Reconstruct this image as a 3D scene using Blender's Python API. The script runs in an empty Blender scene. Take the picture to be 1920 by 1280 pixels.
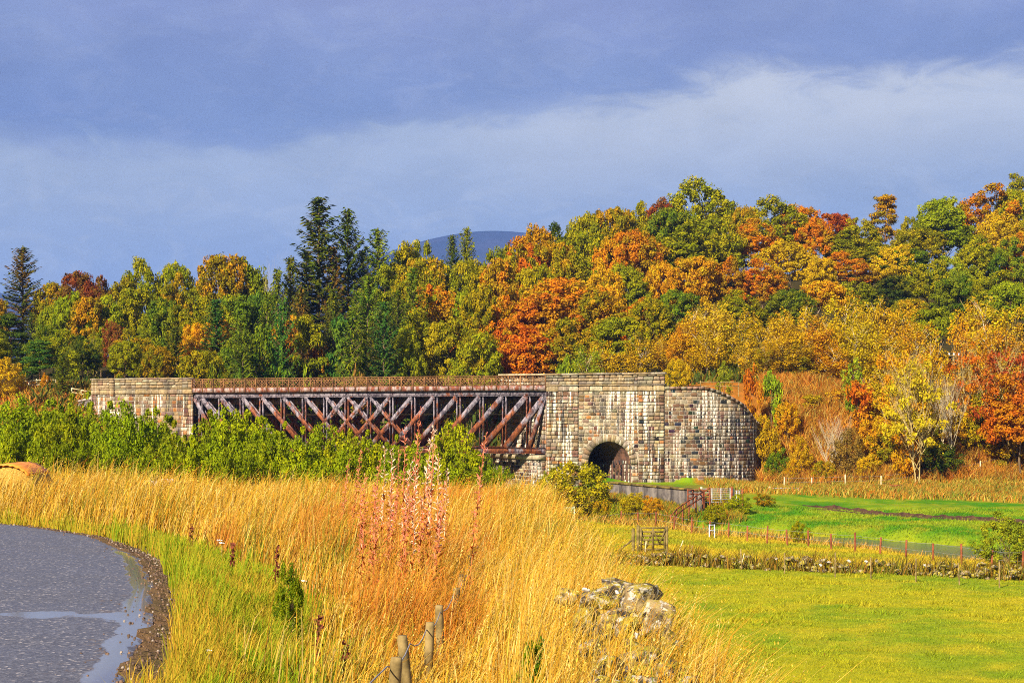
import bpy, math, random
import numpy as np
from mathutils import Vector, Matrix

SC = bpy.context.scene
COL = SC.collection
rng = np.random.default_rng(11)
random.seed(5)

# ------------------------------------------------------------------ camera
FPX, YH, EYE = 3000.0, 790.0, 1.65          # focal length in photo pixels, horizon row, eye height over the road
cam_d = bpy.data.cameras.new('camera'); cam = bpy.data.objects.new('camera', cam_d); COL.objects.link(cam)
cam_d.sensor_fit = 'HORIZONTAL'; cam_d.sensor_width = 36.0; cam_d.lens = FPX / 1920 * 36
cam_d.shift_y = (YH - 640) / 1920
cam_d.clip_start = 0.2; cam_d.clip_end = 30000
cam.location = (0, 0, EYE); cam.rotation_euler = (math.radians(90), 0, 0)
SC.camera = cam

# ------------------------------------------------------------------ sun, sky, exposure
SUN_AZ, SUN_EL = math.radians(212), math.radians(33)      # azimuth clockwise from +Y, behind the camera to the left
sd = Vector((math.sin(SUN_AZ) * math.cos(SUN_EL), math.cos(SUN_AZ) * math.cos(SUN_EL), math.sin(SUN_EL)))
sun_d = bpy.data.lights.new('sun', 'SUN'); sun = bpy.data.objects.new('sun', sun_d); COL.objects.link(sun)
sun_d.energy = 4.9; sun_d.angle = math.radians(0.6); sun_d.color = (1.0, 0.885, 0.68)
sun.rotation_euler = (-sd).to_track_quat('-Z', 'Y').to_euler(); sun.location = sd * 50
SC.view_settings.view_transform = 'Standard'; SC.view_settings.look = 'None'
SC.view_settings.exposure = 1.12; SC.view_settings.gamma = 1.0
SC.view_settings.use_curve_mapping = False
SC.cycles.max_bounces = 5; SC.cycles.diffuse_bounces = 2; SC.cycles.glossy_bounces = 2
SC.cycles.transmission_bounces = 2; SC.cycles.transparent_max_bounces = 4; SC.cycles.volume_bounces = 0
SC.cycles.use_denoising = False
SC.cycles.caustics_reflective = False; SC.cycles.caustics_refractive = False
SC.cycles.filter_width = 1.0 if hasattr(SC.cycles, 'filter_width') else 1.0

class NT:
    """tiny helper to write node trees"""
    def __init__(s, tree): s.t = tree; s.n = tree.nodes; s.l = tree.links
    def new(s, typ, **kw):
        n = s.n.new(typ)
        for k, v in kw.items(): setattr(n, k, v)
        return n
    def link(s, a, b): s.l.new(a, b)
    def put(s, sock, v):
        if hasattr(v, 'links') or hasattr(v, 'is_output'): s.l.new(v, sock)
        elif isinstance(v, (tuple, list)) and len(v) == 3 and sock.type == 'RGBA': sock.default_value = (*v, 1)
        else: sock.default_value = v
    def math(s, op, a, b=None, c=None, clamp=False):
        n = s.new('ShaderNodeMath', operation=op, use_clamp=clamp); s.put(n.inputs[0], a)
        if b is not None: s.put(n.inputs[1], b)
        if c is not None: s.put(n.inputs[2], c)
        return n.outputs[0]
    def mix(s, f, a, b, blend='MIX'):
        n = s.new('ShaderNodeMix', data_type='RGBA', blend_type=blend)
        s.put(n.inputs[0], f); s.put(n.inputs[6], a); s.put(n.inputs[7], b); return n.outputs[2]
    def step(s, v, lo, hi):
        n = s.new('ShaderNodeMapRange', interpolation_type='SMOOTHSTEP'); s.put(n.inputs[0], v)
        s.put(n.inputs[1], lo); s.put(n.inputs[2], hi); return n.outputs[0]
    def noise(s, vec, scale, detail=3.0, rough=0.55, dist=0.0):
        n = s.new('ShaderNodeTexNoise'); s.put(n.inputs['Vector'], vec); n.inputs['Scale'].default_value = scale
        n.inputs['Detail'].default_value = detail; n.inputs['Roughness'].default_value = rough
        n.inputs['Distortion'].default_value = dist; return n.outputs[0]
    def vscale(s, vec, sc):
        n = s.new('ShaderNodeMapping'); s.put(n.inputs['Vector'], vec); n.inputs['Scale'].default_value = sc; return n.outputs[0]
    def pos(s): return s.new('ShaderNodeNewGeometry').outputs['Position']
    def objpos(s): return s.new('ShaderNodeTexCoord').outputs['Object']
    def oattr(s, name):
        n = s.new('ShaderNodeAttribute', attribute_type='OBJECT', attribute_name=name); return n
    def gattr(s, name):
        n = s.new('ShaderNodeAttribute', attribute_type='GEOMETRY', attribute_name=name); return n

W = bpy.data.worlds.new('World'); SC.world = W; W.use_nodes = True
w = NT(W.node_tree); w.n.clear()
sky = w.new('ShaderNodeTexSky', sky_type='NISHITA'); sky.sun_disc = False
sky.sun_elevation = SUN_EL; sky.sun_rotation = SUN_AZ
tc = w.new('ShaderNodeTexCoord'); sx = w.new('ShaderNodeSeparateXYZ'); w.link(tc.outputs['Generated'], sx.inputs[0])
X, Y, Z = sx.outputs
hyp = w.math('SQRT', w.math('ADD', w.math('MULTIPLY', X, X), w.math('MULTIPLY', Y, Y)))
el = w.math('DIVIDE', Z, w.math('MAXIMUM', hyp, 0.02))
az = w.math('ARCTAN2', X, Y)
cv = w.new('ShaderNodeCombineXYZ'); w.link(az, cv.inputs[0]); w.link(el, cv.inputs[1])
cvs = w.vscale(cv.outputs[0], (1.0, 2.2, 1.0))
n_big = w.noise(cvs, 6.0, 4, 0.55, 0.3); n_fine = w.noise(cvs, 22.0, 7, 0.66, 0.9); n_wide = w.noise(cvs, 3.4, 4, 0.55, 0.4)
edge = w.math('ADD', 0.187, w.math('MULTIPLY', 0.028, w.math('SINE', w.math('MULTIPLY', az, 5.0))))
dv = w.math('SUBTRACT', el, edge)
rag = w.math('ADD', w.math('MULTIPLY', w.math('SUBTRACT', n_big, 0.5), 0.085), w.math('MULTIPLY', w.math('SUBTRACT', n_fine, 0.5), 0.045))
up = w.step(w.math('ADD', dv, rag), -0.010, 0.020)
low_col = w.mix(w.step(el, 0.07, 0.20), (0.275, 0.360, 0.560), (0.330, 0.400, 0.545))
lift = w.step(w.math('ADD', w.math('SINE', w.math('MULTIPLY', az, 5.0)), w.math('MULTIPLY', w.math('SUBTRACT', n_wide, 0.5), 3.0)), -0.5, 1.1)
brt = w.math('MULTIPLY', w.step(dv, -0.085, -0.004), w.math('ADD', 0.25, w.math('MULTIPLY', lift, 0.95))); low_col = w.mix(w.math('MULTIPLY', brt, 0.75), low_col, (0.66, 0.665, 0.68))
low_col = w.mix(w.math('MULTIPLY', w.step(n_fine, 0.44, 0.66), 0.50), low_col, (0.46, 0.505, 0.60))
low_col = w.mix(w.math('MULTIPLY', w.step(n_wide, 0.50, 0.68), 0.45), low_col, (0.40, 0.455, 0.58))
hi_col = w.mix(w.step(el, 0.17, 0.29), (0.180, 0.250, 0.480), (0.270, 0.300, 0.520))
hi_col = w.mix(w.math('MULTIPLY', w.step(n_big, 0.42, 0.75), 0.55), hi_col, (0.265, 0.335, 0.560))
hi_col = w.mix(w.math('MULTIPLY', w.step(n_fine, 0.45, 0.66), 0.42), hi_col, (0.33, 0.375, 0.56))
hi_col = w.mix(w.math('MULTIPLY', w.step(n_wide, 0.55, 0.35), 0.45), hi_col, (0.150, 0.205, 0.44))
cloud = w.mix(up, low_col, hi_col)
n_mid = w.noise(cvs, 11.0, 6, 0.62, 0.8)
mot = w.math('ADD', 0.80, w.math('MULTIPLY', n_mid, 0.40)); mc = w.new('ShaderNodeCombineColor'); [w.put(mc.inputs[i], mot) for i in range(3)]
cloud = w.mix(1.0, cloud, mc.outputs[0], 'MULTIPLY')
cl10 = w.mix(1.0, cloud, (4.95, 4.95, 4.95), 'MULTIPLY')
mixed = w.mix(0.96, sky.outputs[0], cl10)
bg = w.new('ShaderNodeBackground'); w.link(mixed, bg.inputs[0]); bg.inputs[1].default_value = 0.1
out = w.new('ShaderNodeOutputWorld'); w.link(bg.outputs[0], out.inputs[0])

# ------------------------------------------------------------------ small helpers
def P(u, v, d): return Vector(((u - 960) / FPX * d, d, EYE + (YH - v) / FPX * d))
def sstep(a, b, x):
    t = np.clip((np.asarray(x, float) - a) / (b - a), 0, 1); return t * t * (3 - 2 * t)
def lerp(a, b, t): return a + (b - a) * t

def add(name, mesh, parent=None, m=None):
    o = bpy.data.objects.new(name, mesh); COL.objects.link(o)
    if m is not None and mesh is not None and not mesh.materials: mesh.materials.append(m)
    if parent is not None:
        o.parent = parent
    return o
def tag(o, label=None, cat=None, group=None, kind=None):
    if label: o['label'] = label
    if cat: o['category'] = cat
    if group: o['group'] = group
    if kind: o['kind'] = kind
    return o
def root(name, loc, label, cat, group=None, rz=0.0):
    o = bpy.data.objects.new(name, None); COL.objects.link(o); o.location = loc; o.rotation_euler = (0, 0, rz)
    o.empty_display_size = 0.3
    return tag(o, label, cat, group)
def wpart(o, r):
    """child whose own coordinates are world coordinates (root has a plain translation)"""
    o.parent = r; o.matrix_parent_inverse = Matrix.Translation(-r.location); return o

def npmesh(name, V, F, mat=None, attrs=None, cols=None, smooth=False):
    """V (n,3); F list of (m,k) int arrays; attrs: point floats; cols: point colours"""
    me = bpy.data.meshes.new(name)
    V = np.asarray(V, np.float32).reshape(-1, 3)
    if not isinstance(F, (list, tuple)): F = [F]
    F = [np.asarray(f, np.int32) for f in F if len(f)]
    nl = sum(f.size for f in F); npoly = sum(len(f) for f in F)
    me.vertices.add(len(V)); me.vertices.foreach_set('co', V.ravel())
    me.loops.add(nl); me.polygons.add(npoly)
    li = np.concatenate([f.ravel() for f in F]); tot = np.concatenate([np.full(len(f), f.shape[1], np.int32) for f in F])
    st = np.concatenate([[0], np.cumsum(tot)[:-1]]).astype(np.int32)
    me.loops.foreach_set('vertex_index', li)
    me.polygons.foreach_set('loop_start', st); me.polygons.foreach_set('loop_total', tot)
    if smooth: me.polygons.foreach_set('use_smooth', np.ones(npoly, bool))
    for k, a in (attrs or {}).items():
        at = me.attributes.new(k, 'FLOAT', 'POINT'); at.data.foreach_set('value', np.asarray(a, np.float32))
    for k, c in (cols or {}).items():
        at = me.attributes.new(k, 'FLOAT_COLOR', 'POINT')
        c = np.asarray(c, np.float32)
        if c.shape[1] == 3: c = np.concatenate([c, np.ones((len(c), 1), np.float32)], 1)
        at.data.foreach_set('color', c.ravel())
    me.update(calc_edges=True); me.validate(verbose=False) if False else None
    if mat is not None: me.materials.append(mat)
    return me

class MB:
    """collects boxes, bars and tubes into one mesh"""
    def __init__(s): s.v = []; s.f = {}; s.n = 0
    def raw(s, V, F):
        V = np.asarray(V, float).reshape(-1, 3); s.v.append(V)
        for f in F: s.f.setdefault(len(f), []).append([i + s.n for i in f])
        s.n += len(V); return s
    def hexa(s, c8):
        return s.raw(c8, [(0, 3, 2, 1), (4, 5, 6, 7), (0, 1, 5, 4), (1, 2, 6, 5), (2, 3, 7, 6), (3, 0, 4, 7)])
    def box(s, c, ax, ay, az_):
        """centre and three half vectors"""
        c, ax, ay, az_ = (np.asarray(q, float) for q in (c, ax, ay, az_))
        return s.hexa([c - ax - ay - az_, c + ax - ay - az_, c + ax + ay - az_, c - ax + ay - az_,
                       c - ax - ay + az_, c + ax - ay + az_, c + ax + ay + az_, c - ax + ay + az_])
    def bar(s, a, b, side, w_, t_):
        """flat bar from a to b; side = direction of its width w_, t_ = thickness"""
        a, b, side = (np.asarray(q, float) for q in (a, b, side)); d = b - a; L = np.linalg.norm(d); d = d / L
        side = side - d * side.dot(d); side = side / np.linalg.norm(side); th = np.cross(d, side)
        return s.box((a + b) / 2, d * L / 2, side * w_ / 2, th * t_ / 2)
    def tube(s, pts, rad, n=6, cap=True):
        pts = [np.asarray(p, float) for p in pts]; rings = []
        for i, p in enumerate(pts):
            d = pts[min(i + 1, len(pts) - 1)] - pts[max(i - 1, 0)]; d = d / (np.linalg.norm(d) + 1e-9)
            ref = np.array([1.0, 0, 0]) if abs(d[0]) < 0.8 else np.array([0, 1.0, 0])
            a = np.cross(d, ref); a /= np.linalg.norm(a); b = np.cross(d, a)
            r = rad[i] if hasattr(rad, '__len__') else rad
            rings.append([p + r * (a * math.cos(2 * math.pi * k / n) + b * math.sin(2 * math.pi * k / n)) for k in range(n)])
        F = []
        for i in range(len(pts) - 1):
            for k in range(n):
                F.append((i * n + k, i * n + (k + 1) % n, (i + 1) * n + (k + 1) % n, (i + 1) * n + k))
        if cap: F.append(tuple(range((len(pts) - 1) * n, len(pts) * n)))
        return s.raw(np.array(rings).reshape(-1, 3), F)
    def mesh(s, name, mat=None, smooth=False):
        return npmesh(name, np.concatenate(s.v), [np.array(q) for q in s.f.values()], mat, smooth=smooth)

def vnoise(x, y, seed=0):
    """smooth value noise, vectorised"""
    x = np.asarray(x, float); y = np.asarray(y, float)
    xi = np.floor(x).astype(np.int64); yi = np.floor(y).astype(np.int64); fx = x - xi; fy = y - yi
    fx = fx * fx * (3 - 2 * fx); fy = fy * fy * (3 - 2 * fy)
    def hsh(a, b):
        n = (a * 374761393 + b * 668265263 + seed * 1442695041) & 0x7fffffff
        n = ((n ^ (n >> 13)) * 1274126177) & 0x7fffffff
        return ((n ^ (n >> 16)) & 0xffff) / 65535.0
    return (hsh(xi, yi) * (1 - fx) + hsh(xi + 1, yi) * fx) * (1 - fy) + (hsh(xi, yi + 1) * (1 - fx) + hsh(xi + 1, yi + 1) * fx) * fy
def fbm(x, y, seed=0, o=3):
    return sum(vnoise(np.asarray(x) * 2 ** k, np.asarray(y) * 2 ** k, seed + k) * 0.5 ** k for k in range(o)) / sum(0.5 ** k for k in range(o))

# ------------------------------------------------------------------ bridge geometry constants
LE = np.array([-31.9, 160.0]); RI = np.array([3.14, 147.0])          # near corners of the span
E1 = (RI - LE) / np.linalg.norm(RI - LE); SPAN = float(np.linalg.norm(RI - LE))
E2 = np.array([-E1[1], E1[0]])
SK = np.array([-4.32, 9.1]); SKL = float(np.linalg.norm(SK)); SKD = SK / SKL     # skew of the deck
TOWER = 11.15
WS = RI + E1 * (TOWER - 0.05) + E2 * 0.12                                        # start of curved wing wall
WR = 7.17; WC = WS + E2 * WR; WARC = math.radians(100)
def wing(a):                                                                     # a = angle along the arc
    n = -E2 * math.cos(a) + E1 * math.sin(a); return WC + n * WR, n
def wing_top(u):
    return EYE + (YH - np.interp(u, [1240, 1325, 1345, 1370, 1395, 1411, 1418, 1440], [728, 728, 734, 745, 760, 782, 792, 796])) / FPX * 146

# ------------------------------------------------------------------ terrain height
CP = []
def cp(u, v, d): p = P(u, v, d); CP.append((p.x, p.y, p.z))
for x in (-120, -60, -25, 0, 25, 60, 120): CP.append((x, 32, -4.3)); CP.append((x, 52, -4.6))
for x in (-120, -70, -40, -20): CP.append((x, 80, -4.8)); CP.append((x, 120, -4.6))
for x in (0, 10, 20, 45, 80): CP.append((x, 70, -4.85))
CP += [(0, 95, -4.8), (-4, 110, -4.9), (2, 112, -4.8), (10, 97, -5.0), (18, 81, -5.1), (24, 73, -5.2), (20, 87, -5.35), (29, 75, -5.4), (40, 82, -5.25), (35, 96, -5.3), (27, 103, -5.25),
       (18, 112, -5.3), (12, 117, -5.4), (22, 122, -4.9), (32, 122, -4.95), (45, 118, -5.0), (60, 110, -5.2), (90, 110, -5)]
CP += [(4, 140, -4.6), (8, 139.5, -4.0), (9, 131, -5.0), (6, 134, -5.0), (11, 125, -5.1), (14.5, 123, -4.3), (14, 142, -3.95), (18, 141.5, -3.95), (21.5, 144.5, -3.95), (23.6, 147.5, -3.8), (26.5, 148.5, -2.6), (17, 128, -4.2), (20, 136, -4.1), (15, 138, -3.85), (24, 136, -4.3), (9, 145, -3.95), (6, 151, -3.95), (2, 158, -4.1), (-2, 165, -4.4)]
CP += [(30, 138, -4.2), (38, 140, -4.0), (50, 141, -3.8), (70, 142, -3.6), (33, 152, 0.9), (45, 153, 0.8), (60, 154, 1.2), (28, 158, 3.9), (36, 164, 4.6), (50, 166, 4.8), (75, 168, 5.2)]
CP += [(-14, 150, -6.2), (-18, 170, -5.5), (-30, 158, -3.5), (-38, 156, -4.0), (-60, 158, -4.2), (-90, 160, -3), (-46, 166, 4.2), (-62, 172, 4.3), (-90, 176, 4.5), (-30, 176, 0.5), (-10, 182, -1), (8, 172, 2.5), (16, 160, 4.2)]
CP += [(-15, 200, 4.0), (-50, 195, 5.0), (-80, 200, 6.0), (-50, 222, 10.5), (-80, 225, 10), (-15, 225, 9), (20, 192, 7.5), (20, 217, 12), (25, 240, 19), (30, 262, 25), (0, 250, 13), (55, 195, 8.5), (60, 222, 15), (60, 255, 25), (95, 200, 10), (100, 262, 26), (-60, 270, 10), (0, 300, 14), (60, 310, 25), (-120, 300, 9), (120, 320, 25), (120, 200, 9), (-120, 210, 6)]
CP = np.array(CP); C2 = 36.0
_A = np.sqrt(((CP[:, None, :2] - CP[None, :, :2]) ** 2).sum(-1) + C2)
_N = len(CP); _M = np.zeros((_N + 1, _N + 1)); _M[:_N, :_N] = _A + np.eye(_N) * -0.6; _M[:_N, _N] = 1; _M[_N, :_N] = 1
_w = np.linalg.solve(_M, np.concatenate([CP[:, 2], [0]]))
RIVER = np.array([(70, 22), (50, 52), (37, 72), (28, 88), (18, 100.5), (8, 111), (0, 123), (-8, 138), (-14, 152), (-20, 175), (-34, 210)], float)
WATER_Z = -5.95
ROAD = np.array([(-1.6, -30), (-1.9, -8), (-2.15, 4), (-2.47, 10.1), (-2.9, 12.7), (-3.55, 16.0), (-4.55, 19.6), (-6.0, 23.1), (-7.7, 25.4), (-9.4, 26.9), (-13, 28.7), (-20, 30.6), (-34, 33), (-60, 36)], float)
def poly_dist(x, y, L):
    best = np.full(np.shape(x), 1e9); side = np.zeros(np.shape(x))
    for a, b in zip(L[:-1], L[1:]):
        d = b - a; t = np.clip(((x - a[0]) * d[0] + (y - a[1]) * d[1]) / d.dot(d), 0, 1)
        px = x - a[0] - t * d[0]; py = y - a[1] - t * d[1]; q = np.hypot(px, py); m = q < best
        best = np.where(m, q, best); side = np.where(m, np.sign(d[0] * py - d[1] * px), side)
    return best, side
def edge_x(y): return np.interp(y, [-40, 0, 8, 12, 18, 26, 36, 46], [2.2, 2.0, 1.5, 1.45, 1.3, 1.0, 0.7, 0.6])
def H(x, y):
    x = np.asarray(x, float); y = np.asarray(y, float); shp = np.broadcast(x, y).shape
    x = np.broadcast_to(x, shp).ravel(); y = np.broadcast_to(y, shp).ravel()
    xc = np.clip(x, -130, 130); yc = np.clip(y, 30, 330); z = np.full(len(x), _w[_N])
    for k in range(_N): z += _w[k] * np.sqrt((xc - CP[k, 0]) ** 2 + (yc - CP[k, 1]) ** 2 + C2)
    z = z + (fbm(x / 7, y / 7, 3) - 0.5) * 0.35 * sstep(140, 160, y) + (fbm(x / 3.0, y / 3.0, 4) - 0.5) * 0.22 * sstep(60, 75, y) + (fbm(x / 6.0, y / 6.0, 5) - .5) * 0.25
    # earth retained by the curved wing wall
    rr = np.hypot(x - WC[0], y - WC[1]); qa = (x - RI[0]) * E1[0] + (y - RI[1]) * E1[1]; qb = (x - RI[0]) * E2[0] + (y - RI[1]) * E2[1]
    aa = qa + qb * 0.52
    uu = 960 + FPX * x / np.maximum(y, 1)
    fill = (1 - sstep(WR - 1.0, WR - 0.45, rr)) * sstep(9.2, 9.9, aa) * (qb > 0)
    zt = wing_top(uu) - 0.15
    z = np.where(fill > 0, lerp(z, np.maximum(z, zt), fill), z)
    # river
    dr, _ = poly_dist(x, y, RIVER)
    t = sstep(3.2, 7.4, dr + (fbm(x / 2.5, y / 2.5, 9) - .5) * 1.6)
    z = lerp(np.minimum(z, -7.2), z, t)
    # roadside plateau where the camera stands
    de, side = poly_dist(x, y, ROAD); dist = np.where(side < 0, de, 0.0)            # side < 0: verge side
    cap = 0.74 + 0.53 * sstep(-7, -0.5, x) * (1 - .8 * sstep(20, 32, y))
    zp = -cap * (1 - np.exp(-dist / 3.0)) + (fbm(x / 1.3, y / 1.3, 21) - 0.5) * 0.16 * sstep(0.5, 1.5, dist)
    zp = np.where(side >= 0, -0.010 - 0.075 * sstep(0.1, 1.2, de), zp)
    ed = np.maximum(x - edge_x(y), y - 41.0 - 0.15 * np.abs(x + 10))
    m = 1 - np.clip((ed + 0.3) / 3.8, 0, 1) ** 0.9
    m = m * m * (3 - 2 * m)
    z = lerp(z, zp, m)
    return z.reshape(shp) if shp else float(z[0])
def G(u, d):
    x = (u - 960) / FPX * d; return Vector((x, d, H(x, d)))

# ------------------------------------------------------------------ materials
def material(name):
    m = bpy.data.materials.new(name); m.use_nodes = True; t = NT(m.node_tree); t.n.clear()
    o = t.new('ShaderNodeOutputMaterial'); b = t.new('ShaderNodeBsdfPrincipled'); t.link(b.outputs[0], o.inputs[0])
    b.inputs['Roughness'].default_value = 0.8; b.inputs['Specular IOR Level'].default_value = 0.25
    return m, t, b, o
def bump(t, b, h, strength, dist):
    n = t.new('ShaderNodeBump'); n.inputs['Strength'].default_value = strength; n.inputs['Distance'].default_value = dist
    t.put(n.inputs['Height'], h); t.link(n.outputs[0], b.inputs['Normal'])

def leaf_material(name, patch=2.2, transl=0.30):
    m, t, b, o = material(name)
    a = t.oattr('tint_a').outputs['Color']; c = t.oattr('tint_b').outputs['Color']
    r = t.gattr('rnd').outputs['Fac']; cl = t.gattr('clump').outputs['Fac']
    oi = t.new('ShaderNodeObjectInfo'); v = t.new('ShaderNodeVectorMath', operation='ADD')
    t.link(t.objpos(), v.inputs[0]); cx = t.new('ShaderNodeCombineXYZ')
    t.put(cx.inputs[0], t.math('MULTIPLY', oi.outputs['Random'], 37.0)); t.link(cx.outputs[0], v.inputs[1])
    n = t.noise(v.outputs[0], patch, 2)
    f = t.step(t.math('ADD', n, t.math('ADD', t.math('MULTIPLY', t.math('SUBTRACT', cl, 0.5), 0.34), t.math('MULTIPLY', t.math('SUBTRACT', r, 0.5), 0.20))), 0.40, 0.60)
    col = t.mix(f, a, c)
    br = t.math('ADD', 0.62, t.math('MULTIPLY', r, 0.80))
    cb = t.new('ShaderNodeCombineColor'); [t.put(cb.inputs[i], br) for i in range(3)]
    col = t.mix(1.0, col, cb.outputs[0], 'MULTIPLY')
    t.link(col, b.inputs['Base Color']); b.inputs['Roughness'].default_value = 0.7; b.inputs['Specular IOR Level'].default_value = 0.05
    tr = t.new('ShaderNodeBsdfTranslucent'); t.link(col, tr.inputs[0])
    mx = t.new('ShaderNodeMixShader'); mx.inputs[0].default_value = transl
    t.link(b.outputs[0], mx.inputs[1]); t.link(tr.outputs[0], mx.inputs[2]); t.link(mx.outputs[0], o.inputs[0])
    return m
M_LEAF = leaf_material('autumn_leaves')
def blade_material(name, transl=0.25):
    m, t, b, o = material(name); c = t.gattr('col').outputs['Color']
    t.link(c, b.inputs['Base Color']); b.inputs['Roughness'].default_value = 0.7; b.inputs['Specular IOR Level'].default_value = 0.08
    tr = t.new('ShaderNodeBsdfTranslucent'); t.link(c, tr.inputs[0])
    mx = t.new('ShaderNodeMixShader'); mx.inputs[0].default_value = transl
    t.link(b.outputs[0], mx.inputs[1]); t.link(tr.outputs[0], mx.inputs[2]); t.link(mx.outputs[0], o.inputs[0]); return m
M_BLADE = blade_material('grass_blades')

def bark_material(name, c1, c2):
    m, t, b, o = material(name); n = t.noise(t.vscale(t.objpos(), (30, 30, 8)), 1.5, 4)
    t.link(t.mix(t.step(n, .35, .65), c1, c2), b.inputs['Base Color']); b.inputs['Roughness'].default_value = 0.9; return m
M_BARK = bark_material('bark_brown', (0.09, 0.06, 0.035), (0.20, 0.13, 0.07))
M_BARKP = bark_material('bark_pale', (0.42, 0.33, 0.20), (0.62, 0.52, 0.36))
M_BARKR = bark_material('bark_pine', (0.16, 0.07, 0.03), (0.30, 0.13, 0.06))
M_BARKY = bark_material('bark_olive', (0.36, 0.25, 0.08), (0.52, 0.40, 0.16))

def stone_material(name, joined, lime=1.0, dark=0.6):
    m, t, b, o = material(name)
    base = (t.gattr('col') if joined else t.oattr('tint')).outputs['Color']
    p = t.pos()
    fine = t.noise(p, 9.0, 5, 0.65); blot = t.noise(p, 2.3, 3)
    col = t.mix(t.step(fine, 0.3, 0.7), t.mix(1.0, base, (0.66, 0.64, 0.62), 'MULTIPLY'), t.mix(1.0, base, (1.25, 1.22, 1.15), 'MULTIPLY'))
    col = t.mix(t.math('MULTIPLY', t.step(blot, 0.52, 0.72), 0.45), col, (0.05, 0.042, 0.036))
    grime = t.noise(t.vscale(p, (0.5, 0.5, 0.4)), 1.0, 4, 0.6)
    col = t.mix(t.math('MULTIPLY', t.step(grime, 0.42, 0.66), 0.55), col, t.mix(1.0, col, (0.42, 0.38, 0.34), 'MULTIPLY'))
    # lime running down the face, in thin vertical streaks that start and stop
    st = t.noise(t.vscale(p, (4.6, 4.6, 0.17)), 1.0, 3, 0.6, 0.25); area = t.noise(t.vscale(p, (0.35, 0.35, 0.22)), 1.0, 2)
    lm = t.math('MULTIPLY', t.step(st, 0.525, 0.59), t.step(area, 0.43, 0.56))
    col = t.mix(t.math('MULTIPLY', lm, 0.88 * lime), col, (0.70, 0.655, 0.56))
    s2 = t.noise(t.vscale(p, (2.6, 2.6, 0.22)), 1.0, 3, 0.6, 0.2); a2 = t.noise(t.vscale(p, (0.28, 0.28, 0.3)), 1.7, 2)
    dm = t.math('MULTIPLY', t.step(s2, 0.53, 0.61), t.step(a2, 0.40, 0.54))
    col = t.mix(t.math('MULTIPLY', dm, 0.95 * dark), col, (0.020, 0.020, 0.028))
    t.link(col, b.inputs['Base Color']); b.inputs['Roughness'].default_value = 0.9
    bump(t, b, fine, 0.5, 0.03); return m
M_STONE = stone_material('squared_stone', False, 1.0, 0.8); M_STONEJ = stone_material('squared_stone_joined', True, 1.0, 0.8)
M_CLEAN = stone_material('parapet_stone', False, 0.25, 0.35); M_CLEANJ = stone_material('parapet_stone_joined', True, 0.25, 0.35)

def simple(name, c1, c2, scale, rough=0.85, bscale=None, bst=0.3, bd=0.01, world=True, spec=0.25, lo=.35, hi=.65, metal=0.0):
    m, t, b, o = material(name); p = t.pos() if world else t.objpos(); n = t.noise(p, scale, 5, 0.6)
    t.link(t.mix(t.step(n, lo, hi), c1, c2), b.inputs['Base Color']); b.inputs['Roughness'].default_value = rough
    b.inputs['Specular IOR Level'].default_value = spec; b.inputs['Metallic'].default_value = metal
    if bscale: bump(t, b, t.noise(p, bscale, 4, 0.6), bst, bd)
    return m
M_MORTAR = simple('mortar', (0.24, 0.20, 0.145), (0.42, 0.36, 0.275), 3.0, 0.95)
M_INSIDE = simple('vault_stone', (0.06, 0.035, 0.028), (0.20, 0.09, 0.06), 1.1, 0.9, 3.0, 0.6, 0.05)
M_CONC = simple('weathered_concrete', (0.075, 0.062, 0.058), (0.17, 0.145, 0.125), 1.6, 0.9, 6.0, .4, .02)
M_MOSS = simple('mossy_coping', (0.10, 0.065, 0.015), (0.20, 0.15, 0.03), 2.0, 0.95, 6.0, .4, .02)
M_WOODR = simple('red_brown_timber', (0.15, 0.040, 0.016), (0.28, 0.080, 0.028), 4.0, 0.8)
M_WOODG = simple('weathered_timber', (0.13, 0.09, 0.03), (0.31, 0.22, 0.085), 6.0, 0.85, 20, .4, .01)
M_WOODP = simple('pale_timber', (0.46, 0.36, 0.18), (0.68, 0.58, 0.36), 4.0, 0.8)
M_WOODD = simple('dark_olive_timber', (0.10, 0.07, 0.02), (0.22, 0.16, 0.05), 5.0, 0.85)
M_GALV = simple('galvanised_steel', (0.42, 0.43, 0.46), (0.60, 0.61, 0.64), 5.0, 0.45, spec=0.5, metal=0.2)
M_WIRE = simple('fence_wire', (0.20, 0.20, 0.22), (0.30, 0.29, 0.30), 9.0, 0.6)
M_WHITE = simple('white_plastic', (0.70, 0.70, 0.72), (0.82, 0.82, 0.83), 6.0, 0.4)
M_ORANGE = simple('orange_plastic', (0.70, 0.20, 0.015), (0.85, 0.30, 0.03), 3.0, 0.5)
M_PETAL = simple('white_petals', (0.78, 0.78, 0.74), (0.88, 0.88, 0.86), 30.0, 0.7)

def iron_material():
    m, t, b, o = material('rusty_painted_iron'); p = t.pos()
    a = t.noise(t.vscale(p, (1, 1, 0.6)), 1.1, 5, 0.65); c = t.noise(t.vscale(p, (1.4, 1.4, .7)), 2.8, 5, 0.7, 0.6)
    sx_ = t.new('ShaderNodeSeparateXYZ'); t.link(p, sx_.inputs[0])
    low = t.math('MULTIPLY', t.math('SUBTRACT', 3.9, sx_.outputs[2]), 0.065)            # more rust the further down the members
    rust = t.step(t.math('ADD', a, t.math('MINIMUM', low, 0.16)), 0.54, 0.66)
    paint = t.mix(t.step(c, .38, .62), (0.050, 0.040, 0.058), (0.27, 0.235, 0.27))
    ru = t.mix(t.step(c, .36, .60), (0.060, 0.020, 0.013), (0.25, 0.072, 0.024))
    ru = t.mix(t.math('MULTIPLY', t.step(c, .62, .72), .6), ru, (0.42, 0.24, 0.09))
    t.link(t.mix(rust, paint, ru), b.inputs['Base Color']); b.inputs['Roughness'].default_value = 0.72; bump(t, b, c, .35, .03); return m
M_IRON = iron_material()
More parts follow.
